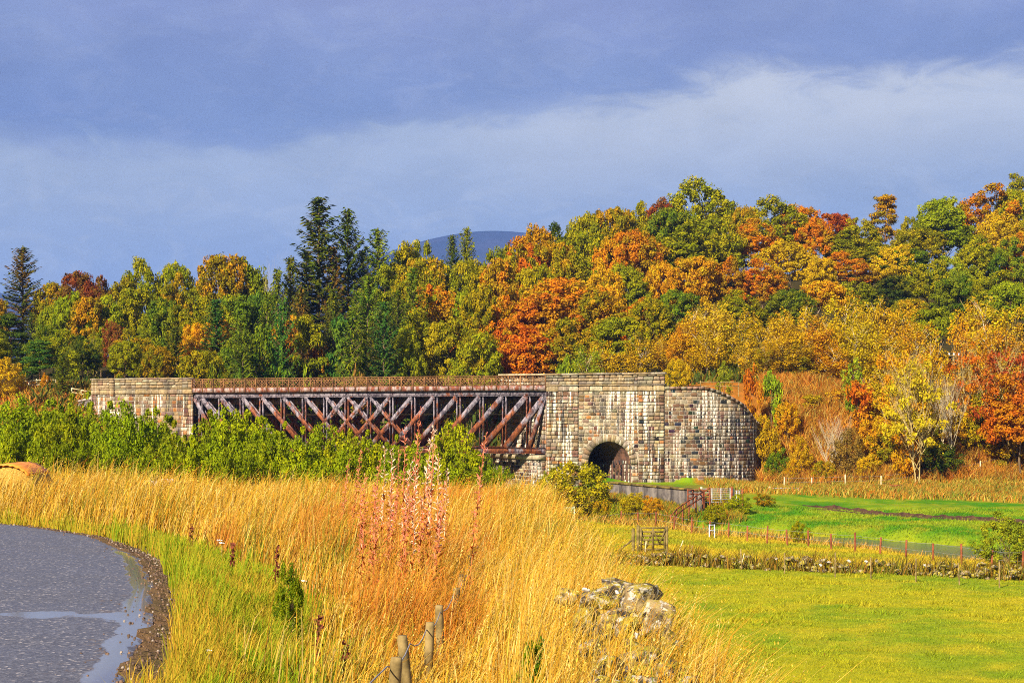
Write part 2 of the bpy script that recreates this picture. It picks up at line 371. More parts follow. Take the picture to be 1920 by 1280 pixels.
def plate_material():
    m, t, b, o = material('rusty_deck_plate'); p = t.pos()
    a = t.noise(t.vscale(p, (2.6, 2.6, 1.2)), 1.0, 4, 0.7); c = t.noise(p, 5.0, 4, .7)
    x = t.mix(t.step(a, .42, .58), (0.20, 0.060, 0.03), (0.36, 0.27, 0.25)); x = t.mix(t.math('MULTIPLY', t.step(c, .52, .66), .8), x, (0.06, 0.06, 0.09))
    t.link(x, b.inputs['Base Color']); return m
M_PLATE = plate_material()
M_RAIL = simple('rusty_rail', (0.10, 0.045, 0.02), (0.30, 0.14, 0.05), 2.0, 0.8)

# ------------------------------------------------------------------ ground
def gcol(x, y):
    """own colour of the ground (vegetation and soil) by place"""
    n = fbm(x / 4, y / 4, 40)[:, None]; n2 = fbm(x / 1.2, y / 1.2, 44)[:, None]
    c = np.tile(np.array([0.30, 0.285, 0.010]), (len(x), 1))
    c = lerp(c, np.array([0.20, 0.25, 0.010]), sstep(.42, .70, n))
    c = lerp(c, np.array([0.37, 0.305, 0.014]), sstep(.45, .75, n2) * .7)
    def wall_y(xx): return np.interp(xx, [-5, 3, 24, 40], [78, 75.5, 63, 58])
    mid = sstep(0, 3, y - wall_y(x))[:, None]
    c = lerp(c, lerp(np.array([0.42, 0.31, 0.016]), np.array([0.26, 0.26, 0.012]), sstep(.4, .7, n)), mid)
    dr, sd_ = poly_dist(x, y, RIVER); far = ((sd_ < 0) & (y > 40)).astype(float)[:, None] * sstep(3, 7, dr)[:, None]
    c = lerp(c, lerp(lerp(np.array([0.060, 0.190, 0.006]), np.array([0.20, 0.265, 0.010]), sstep(.36, .62, n)), np.array([0.30, 0.26, 0.016]), sstep(.55, .75, n2) * .6), far)
    tl = (sstep(129, 136, y + (n[:, 0] - .5) * 8) * (x > 16))[:, None]
    c = lerp(c, lerp(np.array([0.30, 0.20, 0.02]), np.array([0.36, 0.12, 0.012]), n2), tl * .9)
    c = lerp(c, np.array([0.30, 0.11, 0.015]), (sstep(142, 146, y) * (1 - (x < 23.5) * (y < 152)))[:, None])
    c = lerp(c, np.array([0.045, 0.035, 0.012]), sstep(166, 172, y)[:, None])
    tr = ((y > 122) & (y < 140) & (x > 3) & (x < 17)).astype(float)[:, None]
    c = lerp(c, np.array([0.18, 0.17, 0.02]), tr * sstep(.4, .6, n2))
    c = lerp(c, np.array([0.10, 0.055, 0.02]), (1 - sstep(3.0, 5.2, dr))[:, None] * (y > 45)[:, None])
    de, side = poly_dist(x, y, ROAD); ed = np.maximum(x - edge_x(y), y - 41.0 - 0.15 * np.abs(x + 10)); near = (1 - sstep(0, 2.2, ed))[:, None]
    dist = np.where(side < 0, de, 0)
    v = lerp(np.array([0.10, 0.115, 0.015]), np.array([0.17, 0.10, 0.025]), sstep(1.6, 3.0, dist)[:, None])
    v = lerp(np.array([0.15, 0.09, 0.045]), v, sstep(0.22, 0.5, dist)[:, None])
    return lerp(c, v, near)

def axis(pts):
    out = []
    for (a, b, n) in pts: out.append(np.linspace(a, b, n, endpoint=False))
    out.append([pts[-1][1]]); return np.concatenate(out)
gx = axis([(-7000, -300, 16), (-300, -110, 14), (-110, -45, 36), (-45, -12, 46), (-12, 8, 66), (8, 40, 64), (40, 100, 36), (100, 300, 14), (300, 7000, 16)])
gy = axis([(-400, -20, 8), (-20, 3, 14), (3, 32, 80), (32, 60, 52), (60, 132, 84), (132, 172, 56), (172, 300, 48), (300, 700, 14), (700, 8000, 14)])
GX, GY = np.meshgrid(gx, gy); gz = H(GX, GY)
nx, ny = len(gx), len(gy); idx = np.arange(nx * ny).reshape(ny, nx)
quads = np.stack([idx[:-1, :-1].ravel(), idx[:-1, 1:].ravel(), idx[1:, 1:].ravel(), idx[1:, :-1].ravel()], 1)
mg, t, b, o = material('ground_turf_and_soil'); p = t.pos()
n1 = t.noise(p, 1.1, 5, 0.65); n2 = t.noise(t.vscale(p, (1.0, 0.5, 1)), 6.0, 4, 0.65)
gc = t.gattr('col').outputs['Color']
cc = t.mix(t.step(n1, .3, .7), t.mix(1.0, gc, (0.70, 0.80, 0.75), 'MULTIPLY'), t.mix(1.0, gc, (1.20, 1.12, 1.0), 'MULTIPLY'))
cc = t.mix(t.math('MULTIPLY', t.step(n2, .52, .72), .55), cc, t.mix(1.0, gc, (0.45, 0.55, 0.5), 'MULTIPLY'))
t.link(cc, b.inputs['Base Color']); b.inputs['Roughness'].default_value = 1.0; b.inputs['Specular IOR Level'].default_value = 0.05
bump(t, b, n2, 0.6, 0.10)
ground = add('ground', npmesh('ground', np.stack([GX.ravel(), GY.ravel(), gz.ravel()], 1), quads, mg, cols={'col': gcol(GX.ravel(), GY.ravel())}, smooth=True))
tag(ground, 'grassy valley floor with field, river banks and wooded hillside', kind='structure')

# ------------------------------------------------------------------ road with wet edge
def road_line(n=150, off=0.0, y0=-14):
    L = ROAD; seg = np.linalg.norm(np.diff(L, axis=0), axis=1); s = np.concatenate([[0], np.cumsum(seg)]); q = np.linspace(0, s[-1], 400)
    X_ = np.interp(q, s, L[:, 0]); Y_ = np.interp(q, s, L[:, 1])
    for _ in range(3):
        X_[1:-1] = (X_[:-2] + X_[1:-1] * 2 + X_[2:]) / 4; Y_[1:-1] = (Y_[:-2] + Y_[1:-1] * 2 + Y_[2:]) / 4
    dx, dy = np.gradient(X_), np.gradient(Y_); l = np.hypot(dx, dy); nx_, ny_ = dy / l, -dx / l        # toward the verge
    return X_ + nx_ * off, Y_ + ny_ * off, nx_, ny_
rx, ry, rnx, rny = road_line()
wob = (fbm(np.arange(400) / 3.0, np.zeros(400), 61) - .5) * 0.10
cols_ = np.concatenate([np.linspace(0, .8, 9), np.linspace(1.2, 6.6, 10)]); V = []
for k, c in enumerate(cols_):
    a = -c + (wob if k == 0 else 0); zc = 0.035 * math.sin(min(c / 3.3, 1) * math.pi / 2) - (.03 if k == 0 else 0)
    V.append(np.stack([rx + rnx * a, ry + rny * a, np.full(400, zc)], 1))
V = np.stack(V, 1).reshape(-1, 3); nc = len(cols_); ii = np.arange(400 * nc).reshape(400, nc)
Q = np.stack([ii[:-1, :-1].ravel(), ii[1:, :-1].ravel(), ii[1:, 1:].ravel(), ii[:-1, 1:].ravel()], 1)[:, ::-1]
edge_a = np.stack([np.full(400, max(c, 0.0)) for c in cols_], 1).ravel()
mr, t, b, o = material('damp_asphalt'); p = t.pos(); ed_ = t.gattr('edge').outputs['Fac']
vo = t.new('ShaderNodeTexVoronoi'); t.link(p, vo.inputs['Vector']); vo.inputs['Scale'].default_value = 46.0
sp = t.new('ShaderNodeSeparateColor'); t.link(vo.outputs['Color'], sp.inputs[0])
wet = t.noise(t.vscale(p, (0.25, 0.9, 1)), 1.0, 4, .6); g2 = t.noise(p, 60.0, 2, .7)
col = t.mix(t.step(sp.outputs[0], .30, .95), (0.072, 0.074, 0.092), (0.140, 0.139, 0.160))
col = t.mix(t.math('MULTIPLY', t.step(sp.outputs[1], .93, .98), .9), col, (0.40, 0.36, 0.34))
col = t.mix(t.step(g2, .45, .75), col, (0.045, 0.04, 0.05))
silt = t.noise(p, 5.0, 5, .65)
col = t.mix(t.math('MULTIPLY', t.step(t.math('ADD', silt, t.math('MULTIPLY', ed_, -0.28)), .46, .60), .75), col, (0.13, 0.085, 0.05))
# standing water: a broken ribbon near the edge and a shallow dip across the lane
sxyz = t.new('ShaderNodeSeparateXYZ'); t.link(p, sxyz.inputs[0])
pn = t.noise(t.vscale(p, (1, .6, 1)), 2.6, 5, .62)
rib = t.math('SUBTRACT', 1.0, t.math('DIVIDE', t.math('ABSOLUTE', t.math('SUBTRACT', ed_, 0.14)), 0.20))
far_ = t.step(sxyz.outputs[1], 24.0, 17.0)
dipy = t.math('SUBTRACT', 1.0, t.math('DIVIDE', t.math('ABSOLUTE', t.math('SUBTRACT', sxyz.outputs[1], 13.6)), t.math('ADD', 0.20, t.math('MULTIPLY', 0.42, t.step(sxyz.outputs[0], -5.4, -3.4)))))
dipy = t.math('MULTIPLY', dipy, t.step(sxyz.outputs[0], -6.4, -4.0))
pud = t.math('MAXIMUM', t.math('MULTIPLY', rib, far_), t.math('MULTIPLY', dipy, 0.8))
pm = t.step(t.math('ADD', pud, t.math('MULTIPLY', t.math('SUBTRACT', pn, 0.5), 1.5)), 0.42, 0.54)
col = t.mix(t.math('MULTIPLY', pm, .75), col, (0.17, 0.155, 0.15))
t.link(col, b.inputs['Base Color']); t.link(t.math('ADD', 1.5, t.math('MULTIPLY', pm, 0.9)), b.inputs['IOR'])
t.link(t.math('ADD', 0.35, t.math('MULTIPLY', pm, 0.65)), b.inputs['Specular IOR Level'])
rr_ = t.math('ADD', 0.50, t.math('MULTIPLY', t.step(wet, .42, .62), 0.10))
t.link(t.math('MULTIPLY', rr_, t.math('SUBTRACT', 1.0, t.math('MULTIPLY', pm, 0.88))), b.inputs['Roughness'])
bn = t.new('ShaderNodeBump'); t.put(bn.inputs['Strength'], t.math('MULTIPLY', 0.22, t.math('SUBTRACT', 1.0, pm))); bn.inputs['Distance'].default_value = .014
t.link(vo.outputs['Distance'], bn.inputs['Height']); t.link(bn.outputs[0], b.inputs['Normal'])
road = add('road', npmesh('road', V, Q, mr, smooth=True, attrs={'edge': edge_a})); tag(road, 'curving damp asphalt country road', kind='structure')
nz = lambda i, sc, s: float(fbm(np.array([i / sc]), np.array([0.0]), s)[0] - .5)
def wnear(y): return int(np.argmin(np.abs(ry - y) + 100 * (np.arange(400) > 250)))
def pebbles():
    V = []; F = []; C = []; n = 0
    cube = np.array([(-1, -1, -.6), (1, -1, -.6), (1, 1, -.6), (-1, 1, -.6), (-.6, -.6, .7), (.6, -.6, .7), (.6, .6, .7), (-.6, .6, .7)])
    N_ = 5200; I_ = rng.integers(wnear(6), 330, N_); S_ = np.where(rng.random(N_) < .9, np.abs(rng.normal(.05, .26, N_)), rng.normal(-.12, .12, N_))
    PX = rx[I_] + rnx[I_] * S_ + rng.normal(0, .05, N_); PY = ry[I_] + rny[I_] * S_ + rng.normal(0, .05, N_); PZ = np.maximum(H(PX, PY), np.where(S_ < 0, 0.0, -1.0)) + .006
    for x, y, z in zip(PX, PY, PZ):
        r = rng.uniform(.003, .0095) * (1 + .02 * y); a = rng.uniform(0, 6.28); ca, sa = math.cos(a), math.sin(a)
        q = (cube + rng.normal(0, .18, (8, 3))) * r; q = np.stack([q[:, 0] * ca - q[:, 1] * sa, q[:, 0] * sa + q[:, 1] * ca, q[:, 2]], 1)
        V.append(q + (x, y, z)); k = n * 8; n += 1
        F += [(k + 4, k + 5, k + 6, k + 7), (k, k + 1, k + 5, k + 4), (k + 1, k + 2, k + 6, k + 5), (k + 2, k + 3, k + 7, k + 6), (k + 3, k, k + 4, k + 7)]
        u_ = rng.random(); c = 0 if u_ < .6 else (1 if u_ < .9 else 2); C += [[(0.09, .055, .035), (.17, .10, .06), (.30, .24, .19)][c]] * 8
    m, t, b, o = material('roadside_pebbles'); t.link(t.gattr('col').outputs['Color'], b.inputs['Base Color'])
    o = add('gravel', npmesh('gravel', np.concatenate(V), np.array(F), m, cols={'col': np.array(C)})); tag(o, 'loose brown gravel along the road edge', 'gravel', kind='stuff')
pebbles()

# ------------------------------------------------------------------ river
def river():
    seg = np.linalg.norm(np.diff(RIVER, axis=0), axis=1); s = np.concatenate([[0], np.cumsum(seg)]); q = np.linspace(0, s[-1], 120)
    x, y = np.interp(q, s, RIVER[:, 0]), np.interp(q, s, RIVER[:, 1]); dx, dy = np.gradient(x), np.gradient(y); l = np.hypot(dx, dy)
    V = []
    for k in (-1, -.5, 0, .5, 1): V.append(np.stack([x + dy / l * 6.4 * k, y - dx / l * 6.4 * k, np.full(120, WATER_Z)], 1))
    V = np.stack(V, 1).reshape(-1, 3); ii = np.arange(600).reshape(120, 5)
    Q = np.stack([ii[:-1, :-1].ravel(), ii[:-1, 1:].ravel(), ii[1:, 1:].ravel(), ii[1:, :-1].ravel()], 1)
    m, t, b, o = material('river_water'); p = t.pos()
    b.inputs['Base Color'].default_value = (0.05, 0.055, 0.06, 1); b.inputs['Roughness'].default_value = 0.12; b.inputs['Specular IOR Level'].default_value = 0.6
    bump(t, b, t.noise(t.vscale(p, (1, 1, 1)), 2.6, 4, .6), 0.5, 0.12)
    tag(add('river', npmesh('river', V, Q, m, smooth=True)), 'narrow river winding past the field toward the bridge', kind='structure')
river()

# ------------------------------------------------------------------ far hill
def far_hill():
    D = 5200.0
    us = np.array([-900, -500, -250, -60, 40, 90, 250, 450, 640, 700, 740, 790, 840, 880, 915, 950, 985, 1020, 1100, 1250, 1500, 1900, 2400, 3000])
    vs = np.array([600, 570, 548, 543, 552, 575, 590, 560, 520, 482, 466, 452, 440, 434, 431, 432, 436, 441, 452, 480, 520, 560, 600, 650])
    uu = np.linspace(-900, 3000, 300); k = np.ones(9) / 9
    vv = np.interp(uu, us, vs); vv = np.convolve(np.pad(vv, 4, 'edge'), k, 'valid')
    V = []
    for j, (dd, fr) in enumerate([(-1900, -.06), (-1400, .25), (-900, .55), (-450, .82), (-150, .96), (0, 1.0), (300, .93), (1000, .4)]):
        for u, v in zip(uu, vv):
            top = (YH - v) / FPX * D
            V.append(((u - 960) / FPX * D, D + dd, EYE + top * fr + (float(vnoise(u / 30.0, dd / 300.0, 7)) - .5) * 14 * (0 < fr < .95)))
    n = len(uu); ii = np.arange(8 * n).reshape(8, n); Q = np.stack([ii[:-1, :-1].ravel(), ii[:-1, 1:].ravel(), ii[1:, 1:].ravel(), ii[1:, :-1].ravel()], 1)
    m = simple('haze_blue_heather_moor', (0.022, 0.032, 0.075), (0.04, 0.045, 0.095), 0.004, 1.0, spec=0.0)  # dark heather pushed toward blue: distance haze painted into the base colour
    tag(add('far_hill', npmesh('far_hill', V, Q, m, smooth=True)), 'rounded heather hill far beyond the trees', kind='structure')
far_hill()

# ------------------------------------------------------------------ masonry
def v3(p2, z): return np.array([p2[0], p2[1], z])
def block_variants():
    out = []
    for k in range(6):
        r = np.random.default_rng(100 + k)
        g = [-.5, -.30, .30, .5]; V = []
        for j, zz in enumerate(g):
            for i, xx in enumerate(g):
                inner = (0 < i < 3) and (0 < j < 3)
                corner = (i in (0, 3)) and (j in (0, 3))
                V.append((xx * (.95 if corner else 1) + r.normal(0, .022), (-.5 if inner else -.26) + r.normal(0, .10 if inner else .05), zz * (.94 if corner else 1) + r.normal(0, .030)))
        V += [(-.5, .5, -.5), (.5, .5, -.5), (.5, .5, .5), (-.5, .5, .5)]
        F = [(j * 4 + i, j * 4 + i + 1, j * 4 + i + 5, j * 4 + i + 4) for j in range(3) for i in range(3)]
        F2 = [(0, 16, 17, 3, 2, 1), (12, 13, 14, 15, 18, 19), (0, 4, 8, 12, 19, 16), (3, 17, 18, 15, 11, 7)]
        out.append((np.array(V), F, F2))
    return out
BLK = block_variants()
def block_mesh(k, mat, name):
    V, F, F2 = BLK[k]; return npmesh(name, V, [np.array(F), np.array(F2)], mat)
BLK_ME = {}
def blk(k, mat):
    if (k, mat.name) not in BLK_ME: BLK_ME[(k, mat.name)] = block_mesh(k, mat, 'stone_block')
    return BLK_ME[(k, mat.name)]

def pick_tint(pal, r):
    c = np.array(pal[0][r.choice(len(pal[0]), p=pal[1])]); return np.clip(c * r.uniform(.82, 1.18) + r.normal(0, .008, 3), .008, .8)
TAN, GREY, BROWN, ORNG, BLACK, PALE, PINK = (.33, .250, .145), (.235, .195, .140), (.135, .075, .042), (.34, .155, .055), (.020, .018, .022), (.42, .365, .265), (.235, .150, .105)
PAL_TOWER = ([TAN, GREY, PALE, ORNG, BROWN, BLACK, PINK], [.30, .22, .18, .10, .08, .02, .10])
PAL_WING = ([TAN, GREY, PALE, ORNG, BROWN, BLACK, PINK], [.10, .18, .02, .06, .40, .10, .14])
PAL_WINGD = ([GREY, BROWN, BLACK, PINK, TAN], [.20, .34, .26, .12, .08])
PAL_PAR = ([TAN, GREY, PALE, PINK], [.50, .32, .12, .06])
PAL_LEFT = ([TAN, GREY, PALE, ORNG, BROWN, PINK], [.24, .16, .12, .14, .12, .22])

def courses(fpos, s0, s1, z0, z1, ch, l0, l1, pal, keep=None, depth=.12, gap=.045, seed=1, zt=None):
    """fpos(s) -> (xy, outward normal). returns block specs"""
    r = np.random.default_rng(seed); out = []; z = z0
    while z < z1 - .08:
        h = min(ch * r.uniform(.88, 1.14), z1 - z)
        if z1 - (z + h) < .12: h = z1 - z
        s = s0 - r.uniform(0, .1)
        s = s0
        while s < s1 - .05:
            L = r.uniform(l0, l1)
            if s1 - (s + L) < .28: L = s1 - s
            c = s + L / 2; zc = z + h / 2; p, n = fpos(c)
            ok = True
            if keep is not None: ok = keep(c, zc, L, h, p)
            if zt is not None and z + h * .6 > zt(p): ok = False
            if ok: out.append((p, n, zc, L - gap, h - gap, depth, pick_tint(pal(c, zc, r) if callable(pal) else pal, r), r.integers(6)))
            s += L
        z += h
    return out
def spec_matrix(sp):
    p, n, zc, L, h, dp, tint, k = sp
    tng = np.array([-n[1], n[0], 0.0]); nn = np.array([n[0], n[1], 0.0])
    c = v3(p, zc) - nn * (dp * .5 - dp * .28)
    return Matrix(((tng[0] * L, -nn[0] * dp, 0, c[0]), (tng[1] * L, -nn[1] * dp, 0, c[1]), (0, 0, h, c[2]), (0, 0, 0, 1)))
def emit_stones(r_, specs, mat, matj, name='stone', limit=300):
    specs = sorted(specs, key=lambda q: -q[3] * q[4]); keep = specs[:limit]; rest = specs[limit:]
    for sp in keep:
        o = bpy.data.objects.new(name, blk(int(sp[7]), mat)); COL.objects.link(o); wpart(o, r_); o.matrix_basis = spec_matrix(sp)
        o['tint'] = [float(q) for q in sp[6]]
    if rest:
        V = []; F = []; F2 = []; C = []; n = 0
        for sp in rest:
            v, f, f2 = BLK[int(sp[7])]; M = np.array(spec_matrix(sp)); V.append(v @ M[:3, :3].T + M[:3, 3])
            F.append(np.array(f) + n); F2.append(np.array(f2) + n); n += len(v); C += [sp[6]] * len(v)
        o = add('stonework', npmesh('stonework', np.concatenate(V), [np.concatenate(F), np.concatenate(F2)], matj, cols={'col': np.array(C)})); wpart(o, r_); o['kind'] = 'stuff'

Z_TOP, Z_LEDGE, Z_BAND = 6.05, 4.95, 4.40
ARC_S, ARC_R, ARC_Z = 6.02, 2.02, -2.17
def line_pos(o, d, n, off=0.0):
    return lambda s: (o + d * s + n * off, n)

def right_abutment():
    rt = root('bridge_abutment', (*RI, -4.2), 'tall stone bridge abutment with a dark arched tunnel and lime streaked face', 'abutment')
    FRONT = -E2; base = -5.2; P0 = RI + E2 * .14
    # core with tunnel following the skew
    def face(o2):
        pts = [v3(o2 + E1 * .05, base), v3(o2 + E1 * (ARC_S - ARC_R), base)]
        for a in np.linspace(math.pi, 0, 21): pts.append(v3(o2 + E1 * (ARC_S + ARC_R * math.cos(a)), ARC_Z + ARC_R * math.sin(a)))
        pts += [v3(o2 + E1 * (ARC_S + ARC_R), base), v3(o2 + E1 * TOWER, base), v3(o2 + E1 * TOWER, Z_BAND), v3(o2 + E1 * .05, Z_BAND)]
        return pts
    A = face(P0); B = face(P0 + SK); n = len(A); V = A + B
    F = [tuple(range(n)), tuple(range(2 * n - 1, n - 1, -1))]
    me = bpy.data.meshes.new('core'); allF = F[:]
    tun = []
    for i in range(n):
        j = (i + 1) % n; q = (j, i, n + i, n + j)
        (tun if 1 <= i <= n - 5 - 0 and i < n - 4 else allF).append(q)
    me.from_pydata([tuple(q) for q in V], [], allF); me.materials.append(M_MORTAR); wpart(add('core', me), rt)
    us = sorted({i for q in tun for i in q}); mp = {u_: k for k, u_ in enumerate(us)}
    me2 = bpy.data.meshes.new('vault'); me2.from_pydata([tuple(V[u_]) for u_ in us], [], [tuple(mp[i] for i in q) for q in tun]); me2.materials.append(M_INSIDE); wpart(add('vault', me2), rt)
    # front stones: two pilasters and a recessed panel with the arch
    def keep(c, zc, L, h, p):
        d = math.hypot(c - ARC_S, zc - ARC_Z)
        if zc > ARC_Z: return d > ARC_R + .62
        return abs(c - ARC_S) > ARC_R + L * .28
    def pal(c, zc, r): return PAL_TOWER if (zc > -1.5 or c < 8) else PAL_WING
    sp = []
    sp += courses(line_pos(P0, E1, FRONT, .16), 0, 3.08, -4.9, Z_BAND, .32, .38, .66, pal, keep, seed=3)
    sp += courses(line_pos(P0, E1, FRONT, .03), 3.08, 8.75, -4.9, Z_BAND, .32, .34, .62, pal, keep, seed=4)
    sp += courses(line_pos(P0, E1, FRONT, .12), 8.75, TOWER, -4.9, Z_BAND, .32, .34, .62, pal, keep, seed=5)
    # voussoirs as proper wedges
    nv = 17
    for i in range(nv):
        a0, a1 = math.pi * (i + .04) / nv, math.pi * (i + .96) / nv; mb = MB(); c8 = []
        for y in (-.20, .10):
            for (rr, a) in ((ARC_R, a0), (ARC_R, a1), (ARC_R + .62, a1), (ARC_R + .62, a0)):
                c8.append(v3(P0 + E1 * (ARC_S + rr * math.cos(a)) + E2 * y, ARC_Z + rr * math.sin(a)))
        mb.hexa(c8); o = add('voussoir', mb.mesh('voussoir', M_STONE)); wpart(o, rt); o['tint'] = [float(q) for q in pick_tint(PAL_PAR, rng) * .95]
    # jamb stones inside the mouth of the arch, on the lit side of the tunnel
    jo = P0 + E1 * (ARC_S + ARC_R); sp2 = courses(lambda s: (jo + SKD * s, -E1 * .906 - E2 * .42), 0.15, 6.0, -4.6, ARC_Z + .3, .335, .5, .85, PAL_WINGD, depth=.10, seed=8)
    # upper works
    up = []
    par = lambda off: line_pos(P0, E1, FRONT, off)
    for (a, b, off) in ((-.02, 3.12, .24), (3.12, 8.72, .13), (8.72, TOWER + .05, .20)):
        up += courses(par(off), a, b, Z_BAND, Z_LEDGE - .06, .6, .9, 1.5, PAL_PAR, depth=.28, seed=int(a * 7 + 30), gap=.02)
        up += courses(par(off), a, b, Z_LEDGE + .05, Z_TOP - .16, .31, .45, .95, PAL_PAR, depth=.34, seed=int(a * 7 + 40), gap=.025)
    emit_stones(rt, up, M_CLEAN, M_CLEANJ, limit=170)
    for nm, z, h, off, dp in (('ledge', Z_LEDGE, .11, .30, .42), ('coping', Z_TOP - .08, .16, .36, .75)):
        for (a, b, e) in ((-.08, 3.18, .05), (3.18, 8.66, -.05), (8.66, TOWER + .12, .02)):
            k = max(1, round((b - a) / 1.4))
            for i in range(k):
                s0, s1 = a + (b - a) * i / k + .008, a + (b - a) * (i + 1) / k - .008; mb = MB()
                mb.box(v3(P0 + E1 * (s0 + s1) / 2 + FRONT * (off + e - dp / 2), z + rng.normal(0, .006)), (*(E1 * (s1 - s0) / 2), 0), (*(E2 * dp / 2), 0), (0, 0, h / 2))
                o = add('coping_stone' if nm == 'coping' else 'ledge_stone', mb.mesh(nm, M_CLEAN)); wpart(o, rt); o['tint'] = [float(q) for q in pick_tint(PAL_PAR, rng)]
    mb = MB(); mb.box(v3(P0 + E1 * (TOWER / 2) + E2 * .12, (Z_BAND + Z_TOP - .16) / 2), (*(E1 * (TOWER / 2 - .02)), 0), (*(E2 * .16), 0), (0, 0, (Z_TOP - .16 - Z_BAND) / 2))
    wpart(add('parapet_core', mb.mesh('parapet_core', M_MORTAR)), rt)
    # far parapet
    FO = P0 + SK; fp = courses(line_pos(FO, E1, -E2, .0), -.1, TOWER, Z_BAND, Z_TOP - .05, .33, .6, 1.1, PAL_PAR, depth=.4, seed=66)
    mb = MB(); mb.box(v3(FO + E1 * TOWER / 2 - E2 * .05, Z_TOP + .12), (*(E1 * (TOWER / 2 + .1)), 0), (*(E2 * .3), 0), (0, 0, .10))
    o = add('far_coping', mb.mesh('far_coping', M_CLEAN)); wpart(o, rt); o['tint'] = [.50, .42, .26]
    # river face
    rfn = np.array([-SKD[1], SKD[0]]); rf = courses(lambda s: (P0 + SKD * s, rfn), .2, SKL, -5.6, Z_BAND, .40, .55, 1.0, PAL_LEFT, keep=None, depth=.2, seed=70)
    emit_stones(rt, sp + sp2 + fp + rf, M_STONE, M_STONEJ, limit=300)
    # bearing shelf and a lower pier standing proud of the river face
    pr = MB(); o2 = P0 + rfn * .9
    pr.hexa([v3(P0 - SKD * -.25, -6.5), v3(o2 + SKD * .25, -6.5), v3(o2 + SKD * (SKL - .2), -6.5), v3(P0 + SKD * (SKL - .2), -6.5),
             v3(P0 + SKD * .25, -1.85), v3(o2 + SKD * .25, -1.85), v3(o2 + SKD * (SKL - .2), -1.85), v3(P0 + SKD * (SKL - .2), -1.85)])
    wpart(add('pier_core', pr.mesh('pier_core', M_MORTAR)), rt)
    ps = courses(lambda s: (o2 + SKD * s, rfn), .25, SKL - .2, -6.3, -1.9, .36, .45, .85, PAL_WINGD, depth=.16, seed=75)
    ps += courses(lambda s: (P0 + rfn * s + SKD * .25, -SKD), 0, .9, -6.3, -1.9, .36, .4, .5, PAL_WING, depth=.16, seed=76)
    for q in range(1): pass
    V = []; emit_stones(rt, ps, M_STONE, M_STONEJ, limit=0)
    sh = MB(); sh.hexa([v3(P0 + SKD * .1, -1.84), v3(o2 + rfn * .2 + SKD * .1, -1.84), v3(o2 + rfn * .2 + SKD * SKL, -1.84), v3(P0 + SKD * SKL, -1.84),
                        v3(P0 + SKD * .1, -1.42), v3(o2 + rfn * .2 + SKD * .1, -1.46), v3(o2 + rfn * .2 + SKD * SKL, -1.46), v3(P0 + SKD * SKL, -1.42)])
    o = add('bearing_shelf', sh.mesh('bearing_shelf', M_CLEAN)); wpart(o, rt); o['tint'] = [.40, .33, .22]
right_abutment()

def wing_wall():
    p0, _ = wing(0); rt = root('wing_wall', (*p0, -4.2), 'curved brown stone wing wall with white lime streaks and a rounded stepped-down top', 'wall')
    na = 40; V = []; F = []
    for i in range(na + 1):
        a = WARC * i / na; p, n = wing(a); p = p - n * .10; pb = p - n * .75; u = 960 + FPX * p[0] / p[1]; zt = float(wing_top(u)) - .12
        V += [v3(p, -5.2), v3(p, zt), v3(pb, zt), v3(pb, -5.2)]
        if i: k = i * 4; F += [(k - 4, k, k + 1, k - 3), (k - 3, k + 1, k + 2, k - 2), (k - 2, k + 2, k + 3, k - 1)]
    F += [(na * 4, na * 4 + 3, na * 4 + 2, na * 4 + 1)]
    me = bpy.data.meshes.new('core'); me.from_pydata([tuple(q) for q in V], [], F); me.materials.append(M_MORTAR); wpart(add('core', me), rt)
    f = lambda s: (lambda pn: (pn[0] - pn[1] * .08, pn[1]))(wing(s / WR))
    zt = lambda p: float(wing_top(960 + FPX * p[0] / p[1])) - .05
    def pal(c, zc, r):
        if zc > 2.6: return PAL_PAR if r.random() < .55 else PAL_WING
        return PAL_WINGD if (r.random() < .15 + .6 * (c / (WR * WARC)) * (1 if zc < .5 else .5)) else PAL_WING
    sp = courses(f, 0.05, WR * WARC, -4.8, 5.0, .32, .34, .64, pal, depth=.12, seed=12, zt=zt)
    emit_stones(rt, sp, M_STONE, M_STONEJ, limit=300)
    k = 24
    for i in range(k):                                  # coping stones follow the falling curve
        c8 = []
        for dz in (-.13, .09):
            for (a, off) in ((WARC * (i + .03) / k, .10), (WARC * (i + .97) / k, .10), (WARC * (i + .97) / k, -.75), (WARC * (i + .03) / k, -.75)):
                p, n = wing(a); q = p + n * off; c8.append(v3(q, float(wing_top(960 + FPX * p[0] / p[1])) + dz))
        mb = MB(); mb.hexa(c8); o = add('coping_stone', mb.mesh('coping_stone', M_CLEAN)); wpart(o, rt); o['tint'] = [float(q) for q in pick_tint(([GREY, PINK, BROWN], [.5, .3, .2]), rng)]
wing_wall()

